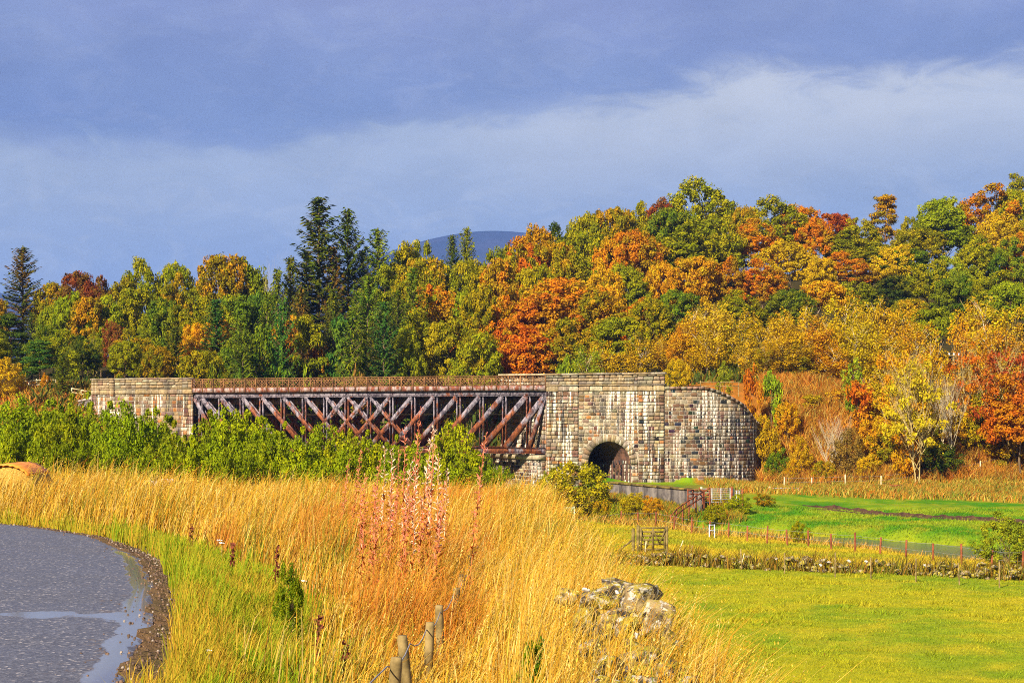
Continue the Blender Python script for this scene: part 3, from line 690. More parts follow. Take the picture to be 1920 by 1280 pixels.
def left_abutment():
    rt = root('bridge_abutment', (*LE, -4), 'low tan stone bridge abutment rising behind green alders at left end of truss', 'abutment')
    LEN = 12.1; O = LE - E1 * LEN; FRONT = -E2; P0 = O + E2 * .14
    mb = MB()
    mb.hexa([v3(P0, -5), v3(P0 + E1 * (LEN - .05), -5), v3(P0 + E1 * (LEN - .05) + SK, -5), v3(P0 + SK, -5), v3(P0, Z_BAND), v3(P0 + E1 * (LEN - .05), Z_BAND), v3(P0 + E1 * (LEN - .05) + SK, Z_BAND), v3(P0 + SK, Z_BAND)])
    wpart(add('core', mb.mesh('core', M_MORTAR)), rt)
    mb = MB(); mb.box(v3(P0 + E1 * (LEN / 2) + E2 * .12, (Z_BAND + Z_TOP - .16) / 2), (*(E1 * (LEN / 2 - .02)), 0), (*(E2 * .16), 0), (0, 0, (Z_TOP - .16 - Z_BAND) / 2))
    wpart(add('parapet_core', mb.mesh('parapet_core', M_MORTAR)), rt)
    sp = []; bays = ((0, 2.3, .03), (2.3, 2.9, .16), (2.9, 10.9, .03), (10.9, LEN, .16))
    for (a, b, off) in bays: sp += courses(line_pos(P0, E1, FRONT, off), a, b, -1.6, Z_BAND, .38, .42 if b - a > 1 else .3, .74 if b - a > 1 else .6, PAL_LEFT, seed=int(a * 9 + 90))
    emit_stones(rt, sp, M_STONE, M_STONEJ, limit=300)
    up = []
    for (a, b, off) in bays:
        up += courses(line_pos(P0, E1, FRONT, off + .08), a, b, Z_BAND, Z_LEDGE - .06, .6, .9, 1.5, PAL_PAR, depth=.34, seed=int(a * 7 + 130), gap=.02)
        up += courses(line_pos(P0, E1, FRONT, off + .08), a, b, Z_LEDGE + .05, Z_TOP - .16, .31, .5, .95, PAL_PAR, depth=.34, seed=int(a * 7 + 140), gap=.025)
        k = max(1, round((b - a) / 1.4))
        for i in range(k):
            for nm, z, h, of, dp in (('ledge_stone', Z_LEDGE, .11, off + .15, .42), ('coping_stone', Z_TOP - .08, .16, off + .2, .7)):
                s0, s1 = a + (b - a) * i / k + .008, a + (b - a) * (i + 1) / k - .008; mb = MB()
                mb.box(v3(P0 + E1 * (s0 + s1) / 2 + FRONT * (of - dp / 2), z + rng.normal(0, .006)), (*(E1 * (s1 - s0) / 2), 0), (*(E2 * dp / 2), 0), (0, 0, h / 2))
                o = add(nm, mb.mesh(nm, M_CLEAN)); wpart(o, rt); o['tint'] = [float(q) for q in pick_tint(PAL_PAR, rng)]
    emit_stones(rt, up, M_CLEAN, M_CLEANJ, limit=170)
    # short wing wall falling away to the left
    w0 = O + E2 * .3; rt2 = root('wing_wall', (*w0, -3), 'sloping grey coping of short stone wall at left end of the bridge', 'wall')
    k = 9; pts = []
    for i in range(k + 1):
        t_ = i / k; pts.append((w0 - E1 * (5.2 * t_) - E2 * (2.6 * t_ * t_), 4.05 - 1.6 * t_ ** 1.5))
    mb = MB()
    for (a, za), (b, zb) in zip(pts[:-1], pts[1:]):
        mb.hexa([v3(a, -4.5), v3(b, -4.5), v3(b + E2 * .6, -4.5), v3(a + E2 * .6, -4.5), v3(a, za - .15), v3(b, zb - .15), v3(b + E2 * .6, zb - .15), v3(a + E2 * .6, za - .15)])
    wpart(add('core', mb.mesh('core', M_CONC)), rt2)
    for (a, za), (b, zb) in zip(pts[:-1], pts[1:]):
        mb = MB(); a_ = a - E2 * .08; b_ = b - E2 * .08
        mb.hexa([v3(a_, za - .148), v3(b_ + E1 * .03, zb - .148), v3(b_ + E2 * .8 + E1 * .03, zb - .148), v3(a_ + E2 * .8, za - .148), v3(a_, za + .05), v3(b_ + E1 * .03, zb + .05), v3(b_ + E2 * .8 + E1 * .03, zb + .05), v3(a_ + E2 * .8, za + .05)])
        o = add('coping_stone', mb.mesh('coping_stone', M_CLEAN)); wpart(o, rt2); o['tint'] = [.42, .33, .30]
left_abutment()

# ------------------------------------------------------------------ truss bridge span
def truss():
    rt = root('truss_bridge', (*LE, 4.0), 'rusty iron truss bridge span with lattice railing between two stone abutments', 'bridge')
    up3 = np.array([0, 0, 1.0]); e1 = np.array([*E1, 0]); e2 = np.array([*E2, 0])
    TC, TH = 4.25, .40; BC, BH = -1.02, .46
    u2s = lambda u: (lambda m: float(((m * LE[1] - LE[0]) / (E1[0] - m * E1[1]))))((u - 960) / FPX)
    vs = [u2s(u) for u in (374, 411, 451, 488, 528, 568, 608, 648, 690, 732, 773, 815, 858, 901, 944, 989)]
    for side, (O, far) in enumerate(((LE + E2 * .35, False), (LE + SK * .93, True))):
        s = lambda q, z, y=0.0: np.array([*(O + E1 * q + E2 * y), z])
        def put(nm, mb): wpart(add(nm, mb.mesh(nm, M_IRON)), rt)
        mb = MB(); mb.box(s(SPAN / 2, TC), e1 * SPAN / 2, e2 * .16, up3 * TH / 2)                    # top chord, I section
        mb.box(s(SPAN / 2, TC + TH / 2 + .025), e1 * SPAN / 2, e2 * .30, up3 * .022); mb.box(s(SPAN / 2, TC - TH / 2 - .025), e1 * SPAN / 2, e2 * .30, up3 * .022); put('top_chord', mb)
        mb = MB(); mb.box(s(SPAN / 2 + .1, BC), e1 * (SPAN / 2 - .3), e2 * .16, up3 * BH / 2)
        mb.box(s(SPAN / 2 + .1, BC - BH / 2 - .025), e1 * (SPAN / 2 - .3), e2 * .32, up3 * .022); mb.box(s(SPAN / 2 + .1, BC + BH / 2 + .025), e1 * (SPAN / 2 - .3), e2 * .32, up3 * .022); put('bottom_chord', mb)
        zt, zb = TC - TH / 2 - .05, BC + BH / 2 + .05
        for q in vs:                                                                                 # verticals: two plates and lacing
            mb = MB()
            for dx in (-.17, .17): mb.box(s(q + dx, (zt + zb) / 2), e1 * .035, e2 * .20, up3 * (zt - zb) / 2)
            for k in range(9):
                z0 = zb + (zt - zb) * k / 9; mb.bar(s(q - .135, z0 + .05, .14), s(q + .135, z0 + .5, .14), e2, .06, .02)
            put('vertical_post', mb)
        def diag(q0, q1, wd, nm='diagonal_brace'):
            mb = MB(); a, b_ = s(q0, zt), s(q1, zb); d = (b_ - a) / np.linalg.norm(b_ - a); sd_ = np.cross(d, e2)
            for y in (-.25, .24): mb.bar(a + e2 * y, b_ + e2 * y, sd_, wd, .03)
            for k in range(8):
                f0, f1 = (k + .15) / 8, (k + .85) / 8; mb.bar(a + (b_ - a) * f0 + e2 * -.2, a + (b_ - a) * f1 + e2 * .2, sd_, .06, .02)
            put(nm, mb)
        n = len(vs); vx = vs + [SPAN - .05]
        for i in range(0, 9): diag(vs[i] + .15, vs[i + 2] - .1, lerp(.50, .26, i / 8))
        for i in range(7, n + 1): diag(vx[i] - .15, vs[i - 2] + .1, lerp(.26, .52, (i - 7) / 9))
        diag(vx[-1] - .1, vs[-1] + .1, .34); diag(.1, vs[1] - .1, .4)
        for i in range(6, 9):                                                                       # gusset plates where braces cross
            for z in ((zt + zb) / 2 + (zt - zb) * .25,):
                mb = MB(); c = (vs[i] + vs[i + 1]) / 2; mb.box(s(c, z, -.30), e1 * .26 + up3 * .0, e2 * .015, up3 * .26); put('gusset_plate', mb)
        mb = MB(); mb.box(s(SPAN - .02, (zt + zb) / 2), e1 * .04, e2 * .25, up3 * (zt - zb + .9) / 2); put('end_post', mb)
    A = LE + E2 * .0; B = LE + SK * .93
    mid = (np.array([*A, 0]) + np.array([*B, 0])) / 2; hv = (np.array([*B, 0]) - np.array([*A, 0])) / 2
    mb = MB(); mb.box(mid + e1 * SPAN / 2 + up3 * 4.60, e1 * SPAN / 2, hv * .97, up3 * .07); wpart(add('deck_plate', mb.mesh('deck_plate', M_RAIL)), rt)
    for q in vs:                                                                                     # floor beams and lower ties
        mb = MB(); mb.bar(np.array([*(LE + E2 * .6 + E1 * q), 3.75]), np.array([*(LE + SK * .90 + E1 * q), 3.75]), up3, .8, .16); wpart(add('floor_beam', mb.mesh('floor_beam', M_IRON)), rt)
        mb = MB(); mb.bar(np.array([*(LE + E2 * .6 + E1 * q), BC]), np.array([*(LE + SK * .90 + E1 * q), BC]), up3, .3, .12); wpart(add('lower_tie', mb.mesh('lower_tie', M_IRON)), rt)
    mb = MB(); mb.box(mid + e1 * SPAN / 2 + up3 * 2.35, e1 * SPAN / 2, hv * .012, up3 * .05); wpart(add('service_pipe', mb.mesh('service_pipe', M_WOODP)), rt)
    # fascia plate panels and lattice railing on both edges
    nb = 31; z0, z1, zr = 4.54, 5.00, 5.86
    for O, near in ((LE - E2 * .12, True), (LE + SK * .93 + E2 * .1, False)):
        s = lambda q, z, y=0.0: np.array([*(O + E1 * q + E2 * y), z])
        for i in range(nb):
            a, b_ = SPAN * i / nb, SPAN * (i + 1) / nb
            mb = MB(); mb.box(s((a + b_) / 2, (z0 + z1) / 2), e1 * (b_ - a - .07) / 2, e2 * .03, up3 * (z1 - z0) / 2); wpart(add('fascia_panel', mb.mesh('fascia_panel', M_PLATE)), rt)
            mb = MB(); st = .30 if near else .46; hh = zr - z1 - .06
            c = a - hh
            while c < b_ + hh:
                for sg in (1, -1):
                    x0, x1 = (c, c + hh) if sg > 0 else (c + hh, c); zz0, zz1 = z1 + .03, zr - .03
                    f0, f1 = 0.0, 1.0
                    xs = sorted((x0, x1)); lo, hi = max(xs[0], a + .03), min(xs[1], b_ - .03)
                    if hi - lo > .04:
                        g = lambda x: zz0 + (zz1 - zz0) * ((x - x0) / (x1 - x0))
                        mb.bar(s(lo, g(lo), .012 * sg), s(hi, g(hi), .012 * sg), np.cross(e2, s(hi, g(hi)) - s(lo, g(lo))), .034, .012)
                c += st
            wpart(add('lattice_panel', mb.mesh('lattice_panel', M_RAIL)), rt)
        for i in range(nb + 1):
            mb = MB(); q = SPAN * i / nb; mb.box(s(q, (z0 + zr) / 2 - .02, -.05), e1 * .035, e2 * .06, up3 * (zr - z0) / 2); wpart(add('railing_post', mb.mesh('railing_post', M_RAIL)), rt)
        mb = MB(); mb.box(s(SPAN / 2, zr + .02), e1 * SPAN / 2, e2 * .07, up3 * .035); wpart(add('handrail', mb.mesh('handrail', M_RAIL)), rt)
        mb = MB(); mb.box(s(SPAN / 2, z1 + .01), e1 * SPAN / 2, e2 * .06, up3 * .03); wpart(add('bottom_rail', mb.mesh('bottom_rail', M_RAIL)), rt)
truss()

# ------------------------------------------------------------------ trees
def unit(v): return v / (np.linalg.norm(v, axis=-1, keepdims=True) + 1e-9)
def leaf_quads(pos, nrm, size, asp, r, droop=None):
    n = len(pos); t1 = unit(np.cross(nrm, unit(r.normal(size=(n, 3))))) if droop is None else unit(droop)
    t2 = unit(np.cross(nrm, t1)); s = size[:, None]
    a = t1 * s * asp; b = t2 * s
    V = np.stack([pos - a, pos - a * .1 + b, pos + a, pos - a * .1 - b], 1).reshape(-1, 3)
    F = np.arange(4 * n).reshape(n, 4); return V, F
def crown_mesh(name, clumps, per, leaf, r, flat=.62, outw=.75, jit=.5, asp=1.35, up=.25, shell=True, stretch=.45):
    """clumps: (n,7) centre, outward dir, radius"""
    P_, N_, S_, R_, K_ = [], [], [], [], []
    for c in clumps:
        k = int(per * r.uniform(.6, 1.35)); d = unit(r.normal(size=(k, 3))); out = c[3:6]
        d = unit(d + out * .45 + np.array([0, 0, .20])); rad = c[6] * (r.random(k) ** .45 if shell else r.random(k) ** .6)
        p = d * rad[:, None]; p[:, 2] *= flat
        ax = unit(out + np.array([0, 0, .35]) + r.normal(0, .35, 3)); p = p + ax * (p @ ax)[:, None] * stretch + out * (rad[:, None] * .2)
        P_.append(c[:3] + p); N_.append(unit(d * outw + np.array([0, 0, up]) + r.normal(size=(k, 3)) * jit))
        S_.append(leaf * r.uniform(.55, 1.4, k)); R_.append(r.random(k)); K_.append(np.full(k, r.random()))
    pos = np.concatenate(P_); V, F = leaf_quads(pos, np.concatenate(N_), np.concatenate(S_), asp, r)
    return npmesh(name, V, F, M_LEAF, attrs={'rnd': np.repeat(np.concatenate(R_), 4), 'clump': np.repeat(np.concatenate(K_), 4)})
def trunk_mesh(name, r, mat, h0=.8, rad=.018, limbs=7, lean=.02, start=.25, spread=.28, sub=2, stems=1, up=.9):
    mb = MB()
    for st in range(stems):
        a0 = r.uniform(0, 6.28); off = np.array([math.cos(a0), math.sin(a0), 0]) * (.018 if stems > 1 else 0); dirx = off * (7 if stems > 1 else 0)
        pts = []; n = 8
        for i in range(n + 1):
            t_ = i / n; pts.append(off + dirx * t_ ** 1.2 + np.array([r.normal(0, lean) * t_, r.normal(0, lean) * t_, h0 * t_ - .012]))
        rr = rad * (1 if stems == 1 else .62); mb.tube(pts, [rr * (1.25 if i == 0 else 1 - .82 * i / n) for i in range(n + 1)], 6)
        for k in range(limbs):
            t_ = start + (1 - start) * (k + r.random()) / limbs * .92; i = min(int(t_ * n), n - 1); b0 = pts[i] + (pts[i + 1] - pts[i]) * (t_ * n - i)
            a = r.uniform(0, 6.28) + k * 2.4; L = spread * (1.15 - .65 * t_) * r.uniform(.75, 1.2); d = np.array([math.cos(a), math.sin(a), 0])
            lp = [b0 + d * L * q + np.array([0, 0, L * up * q ** 1.25]) + r.normal(0, .006, 3) * q for q in (0, .33, .66, 1)]
            r0 = rr * (1 - .8 * t_) * .6 + .0012; mb.tube(lp, [r0, r0 * .75, r0 * .5, r0 * .2], 4)
            for q in range(sub):
                j = r.integers(1, 3); a2 = a + r.choice([-1, 1]) * r.uniform(.4, 1.0); d2 = np.array([math.cos(a2), math.sin(a2), 0]); L2 = L * r.uniform(.35, .6)
                sp_ = [lp[j] + d2 * L2 * w_ + np.array([0, 0, L2 * up * w_]) + r.normal(0, .005, 3) * w_ for w_ in (0, .5, 1)]; mb.tube(sp_, [r0 * .5, r0 * .3, r0 * .1], 3, False)
    return mb.mesh(name, mat, smooth=True)

def lobed(r, n, cz, rx_, rz_, bottom=-.55, inner=.35, cr=(.075, .125), lob=6):
    L = unit(r.normal(size=(lob, 3))); A = r.uniform(.05, .42, lob); out = []
    tries = 0
    while len(out) < n and tries < 5000:
        tries += 1; d = unit(r.normal(size=3))
        if d[2] < bottom: continue
        k = 1 - .16 + sum(a * max(0, d.dot(l)) ** 8 for a, l in zip(A, L)); f = 1.0 if r.random() > inner else r.uniform(.45, .85)
        p = np.array([d[0] * rx_ * k * f, d[1] * rx_ * k * f, cz + d[2] * rz_ * k * f]); rad = r.uniform(*cr)
        if any(np.linalg.norm(p - q[:3]) < .42 * rad for q in out): continue
        out.append(np.array([*p, *d, rad]))
    return out
def build_broadleaf(i):
    r = np.random.default_rng(200 + i); cz, rx_, rz_ = ((.60, .40, .37), (.62, .36, .36), (.58, .43, .38), (.63, .34, .35), (.57, .46, .38), (.62, .38, .38))[i % 6]
    cl = lobed(r, 150, cz, rx_, rz_, cr=(.045, .105), inner=.22, lob=8)
    return trunk_mesh('trunk', r, M_BARK, .80, .018, 8), crown_mesh('crown', cl, 128, .0092, r, flat=.66, asp=1.7)
def build_birch(i):
    r = np.random.default_rng(300 + i); cl = lobed(r, 84, .56, .25, .43, bottom=-.9, inner=.5, cr=(.05, .09))
    return trunk_mesh('trunk', r, M_BARKP if i % 2 else M_BARKY, .95, .012, 14, .02, .2, .22, 2, up=1.5), crown_mesh('crown', cl, 62, .0088, r, flat=1.3, jit=.65)
def build_pine(i):
    r = np.random.default_rng(400 + i); cl = []
    for k in range(64):
        t_ = .16 + .80 * r.random() ** .85; a = r.uniform(0, 6.28); L = .27 * (1 - .80 * max(0, t_ - .22)) * r.uniform(.15, 1.1) * (1 - max(0, t_ - .2) ** 3)
        d = np.array([math.cos(a), math.sin(a), .25]); cl.append(np.array([d[0] * L, d[1] * L, t_ + r.normal(0, .01), *unit(d), r.uniform(.055, .105)]))
    cl.append(np.array([0, 0, .95, 0, 0, 1, .06]))
    return trunk_mesh('trunk', r, M_BARKR, .96, .013, 18, .012, .2, .22, 1, up=.2), crown_mesh('crown', cl, 170, .0062, r, flat=.40, up=.75, jit=.6, asp=2.6)
def build_spruce(i):
    r = np.random.default_rng(500 + i); P_, N_, S_, D_, R_, K_ = [], [], [], [], [], []
    full = (1.0, .85, 1.15)[i % 3]; mb = MB(); nbr = 250
    mb.tube([(0, 0, -.01), (0.004, 0, .4), (0, .003, .8), (0, 0, 1.0)], [.014, .010, .005, .001], 6)
    for k in range(nbr):
        z = .04 + .945 * (k / nbr) ** .88 + r.normal(0, .004); a = k * 2.39996 + r.normal(0, .3)
        L = full * .235 * min((1 - min(z, .995)) ** .58, (1 - min(z, .997)) * 4.6) * r.choice([1.0, .8, .55, 1.15]) * r.uniform(.75, 1.1) + .004; d = np.array([math.cos(a), math.sin(a), 0])
        sag = r.uniform(.25, .55) * (1.1 - z); rise = .05 + .42 * z; pt = lambda q: np.array([0, 0, z]) + d * L * q + np.array([0, 0, L * (rise * q - sag * q * q * 1.3 + .35 * q ** 3)])
        if L > .03: mb.tube([pt(0), pt(.5), pt(1)], [.0022, .0014, .0005], 3, False)
        kk = r.random(); n = max(5, int(L * 105))
        for q in np.linspace(.10, 1.0, n):
            for s_ in range(2):
                tw = unit(d * r.uniform(.4, 1.0) + np.array([-d[1], d[0], 0]) * r.normal(0, .75) + np.array([0, 0, -.55 * r.random()]))
                P_.append(pt(q) + tw * .007 + np.array([0, 0, -.004 * r.random()])); N_.append(unit(np.array([0, 0, .8]) + d * .55 + r.normal(0, .5, 3))); S_.append(r.uniform(.0034, .0068)); D_.append(tw); R_.append(r.random()); K_.append(kk)
    V, F = leaf_quads(np.array(P_), np.array(N_), np.array(S_), 2.9, r, np.array(D_))
    return mb.mesh('trunk', M_BARK, True), npmesh('crown', V, F, M_LEAF, attrs={'rnd': np.repeat(R_, 4), 'clump': np.repeat(K_, 4)})
def build_bare(i):
    r = np.random.default_rng(600 + i); return trunk_mesh('trunk', r, M_BARKP, .85, .011, 16, .03, .25, .34, 5, stems=2, up=1.5), None
def build_alder(i):
    r = np.random.default_rng(700 + i); cl = lobed(r, 90, .42, .40, .40, bottom=-.95, inner=.3, cr=(.06, .12), lob=9)
    for k in range(16):                                        # leafy shoots standing up out of the mass
        a = r.uniform(0, 6.28); R0 = .30 * math.sqrt(r.random()); tip = (1.0 if k == 0 else r.uniform(.70, .97)) * (1 - .30 * (R0 / .30) ** 2); x, y = R0 * math.cos(a), R0 * math.sin(a)
        for q in np.linspace(.45, 1.0, 6):
            z = tip * q; wd = .088 * (1.25 - .75 * q ** 3); o_ = np.array([x, y, 0]) * (.85 + .25 * q) + r.normal(0, .03, 3)
            d = unit(np.array([o_[0], o_[1] - .02, .25 + .3 * q])); cl.append(np.array([o_[0], o_[1], z, *d, wd * r.uniform(.7, 1.15)]))
    return trunk_mesh('trunk', r, M_BARK, .8, .016, 6, .02, .1, .2, 2, stems=4), crown_mesh('crown', cl, 122, .0098, r, flat=.75, up=.3, jit=.6, asp=1.25, stretch=.3)
def build_bush(i):
    r = np.random.default_rng(800 + i); cl = lobed(r, 110, .50, .50, .48, bottom=-1, inner=.25, cr=(.07, .13), lob=9)
    return trunk_mesh('trunk', r, M_BARK, .6, .02, 6, .02, .1, .3, 2, stems=3), crown_mesh('crown', cl, 100, .0140, r, flat=.8, jit=.6)
def build_open(i):
    r = np.random.default_rng(900 + i); cl = lobed(r, 46, .56, .40, .40, bottom=-.6, inner=.55, cr=(.05, .085))
    return trunk_mesh('trunk', r, M_BARKY, .92, .013, 11, .03, .12, .34, 4, stems=3, up=1.35), crown_mesh('crown', cl, 62, .0105, r, flat=.7, jit=.8)
def build_young(i):
    r = np.random.default_rng(950 + i); cl = lobed(r, 30, .54, .30, .44, bottom=-.9, inner=.4, cr=(.09, .15))
    return trunk_mesh('trunk', r, M_BARK, .9, .012, 8, .02, .1, .2, 1, up=1.4), crown_mesh('crown', cl, 60, .021, r, flat=.9, jit=.75)
PROTO = {'broad': [build_broadleaf(i) for i in range(7)], 'birch': [build_birch(i) for i in range(4)], 'pine': [build_pine(i) for i in range(3)],
         'spruce': [build_spruce(i) for i in range(3)], 'bare': [build_bare(i) for i in range(2)], 'alder': [build_alder(i) for i in range(5)],
         'bush': [build_bush(i) for i in range(3)], 'open': [build_open(i) for i in range(3)], 'young': [build_young(i) for i in range(3)]}
def normalise():
    for kind, L in PROTO.items():
        for tr, cr in L:
            ref = cr or tr; V = np.empty(len(ref.vertices) * 3, np.float32); ref.vertices.foreach_get('co', V); V = V.reshape(-1, 3)
            sz = 1.0 / np.percentile(V[:, 2], 99.97); R_ = np.hypot(V[:, 0], V[:, 1]); sh = HALF[kind] / np.percentile(R_, 98 if kind != 'spruce' else 99.5)
            for me in (tr, cr):
                if me is None: continue
                V = np.empty(len(me.vertices) * 3, np.float32); me.vertices.foreach_get('co', V); V = V.reshape(-1, 3) * np.array([sh, sh, sz], np.float32); me.vertices.foreach_set('co', V.ravel()); me.update()
HALF = {'broad': .44, 'birch': .30, 'pine': .30, 'spruce': .20, 'bare': .35, 'alder': .40, 'bush': .58, 'open': .44, 'young': .38}

normalise()
# leaf colours: (two own colours of the foliage, word)
PALC = {
 'olive': ((.200, .210, .003), (.340, .285, .003), 'olive green'),
 'bronze': ((.235, .210, .004), (.430, .245, .004), 'bronze'),
 'orange': ((.58, .190, .004), (.36, .220, .005), 'orange'),
 'dorange': ((.50, .125, .005), (.46, .195, .005), 'deep orange'),
 'red': ((.36, .060, .010), (.36, .110, .010), 'red'),
 'redbrown': ((.26, .055, .012), (.20, .105, .012), 'red-brown'),
 'gold': ((.60, .370, .006), (.44, .300, .006), 'golden'),
 'amber': ((.58, .260, .005), (.54, .340, .006), 'amber'),
 'yellow': ((.56, .42, .012), (.46, .34, .012), 'yellow'),
 'lime': ((.34, .36, .012), (.20, .26, .010), 'lime green'),
 'green': ((.100, .165, .006), (.200, .230, .006), 'green'),
 'ygreen': ((.310, .305, .004), (.190, .220, .004), 'yellow-green'),
 'dgreen': ((.045, .080, .008), (.105, .125, .006), 'dark green'),
 'bgreen': ((.055, .150, .018), (.120, .190, .012), 'bright green'),
 'spruceb': ((.075, .105, .008), (.180, .110, .010), 'brown-tipped dark green'),
 'spruceg': ((.075, .110, .005), (.145, .150, .005), 'dark green'),
 'alder': ((.240, .285, .004), (.150, .205, .004), 'leafy green'),
 'alderg': ((.330, .350, .004), (.200, .250, .004), 'yellowing green'),
 'ochre': ((.42, .33, .006), (.26, .24, .005), 'ochre'),
 'bare': ((.3, .2, .1), (.3, .2, .1), 'leafless'),
 'pinkb': ((.32, .165, .025), (.24, .135, .025), 'rusty brown'),
}
KINDN = {'broad': ('broadleaf_tree', 'broadleaf tree', 'tree'), 'birch': ('birch_tree', 'slender birch', 'tree'), 'pine': ('pine_tree', 'pine', 'tree'), 'spruce': ('spruce_tree', 'pointed spruce', 'tree'),
         'bare': ('bare_tree', 'bare-branched tree', 'tree'), 'alder': ('alder_bush', 'alder', 'bush'), 'bush': ('shrub', 'rounded shrub', 'bush'), 'open': ('open_tree', 'open many-stemmed tree', 'tree'), 'young': ('young_tree', 'young sapling', 'tree')}
cnt = {}
ALLT = []
def tree(kind, pos, height, width, col, group, where=None, label=None, uv=None, var=None):
    k = cnt.get(kind, 0); cnt[kind] = k + 1; tr, cr = PROTO[kind][(k if var is None else var) % len(PROTO[kind])]; nm, kn, cat = KINDN[kind]
    sxy = width / 2 / HALF[kind]; r_ = root(nm, pos, None, cat, group, rz=(k * 2.39996) % 6.283); r_.scale = (sxy, sxy, height)
    r_.scale = (sxy * random.uniform(.94, 1.06), sxy * random.uniform(.94, 1.06), height)
    add('trunk', tr, r_)
    if cr is not None:
        c = add('crown', cr, r_); a, b_, word = PALC[col]; j = np.clip(rng.normal(1, .05, 3), .85, 1.2) * rng.uniform(.90, 1.08)
        c['tint_a'] = [float(q) for q in np.array(a) * j]; c['tint_b'] = [float(q) for q in np.array(b_) * j]
    ALLT.append([r_, PALC[col][2], kn, where, uv, label]); return r_

SKY_U = [-60, 0, 42, 100, 140, 215, 265, 330, 370, 425, 500, 560, 597, 640, 680, 708, 740, 800, 850, 900, 950, 1000, 1060, 1120, 1190, 1240, 1310, 1380, 1450, 1520, 1570, 1640, 1700, 1760, 1840, 1920, 2000]
SKY_V = [540, 540, 545, 530, 515, 518, 490, 515, 540, 488, 512, 510, 500, 500, 505, 500, 490, 480, 500, 475, 455, 440, 425, 405, 388, 372, 342, 378, 374, 395, 412, 408, 412, 378, 350, 362, 360]
def vsky(u): return float(np.interp(u, SKY_U, SKY_V))
def dsky(u): return float(np.interp(u, [0, 500, 900, 1300, 1900], [214, 212, 218, 256, 258]))
def depth_of(u, v):
    f = np.clip((672 - v) / (672 - vsky(u)), 0, 1.05); return 169 + f * (dsky(u) - 169)
def where_of(u, v):
    f = (690 - v) / (690 - vsky(u)); tier = 'on the skyline' if f > .86 else ('mid-slope' if f > .34 else 'low on the bank')
    zones = [(-100, 170, 'left of the bridge'), (170, 365, 'behind left abutment'), (365, 560, 'behind left truss half'), (560, 760, 'near the tall spruces'), (760, 1024, 'behind right truss half'),
             (1024, 1245, 'above the arch'), (1245, 1430, 'above the wing wall'), (1430, 1650, 'above the bracken'), (1650, 2100, 'at far right')]
    return next(z[2] for z in zones if z[0] <= u < z[1]) + ', ' + tier
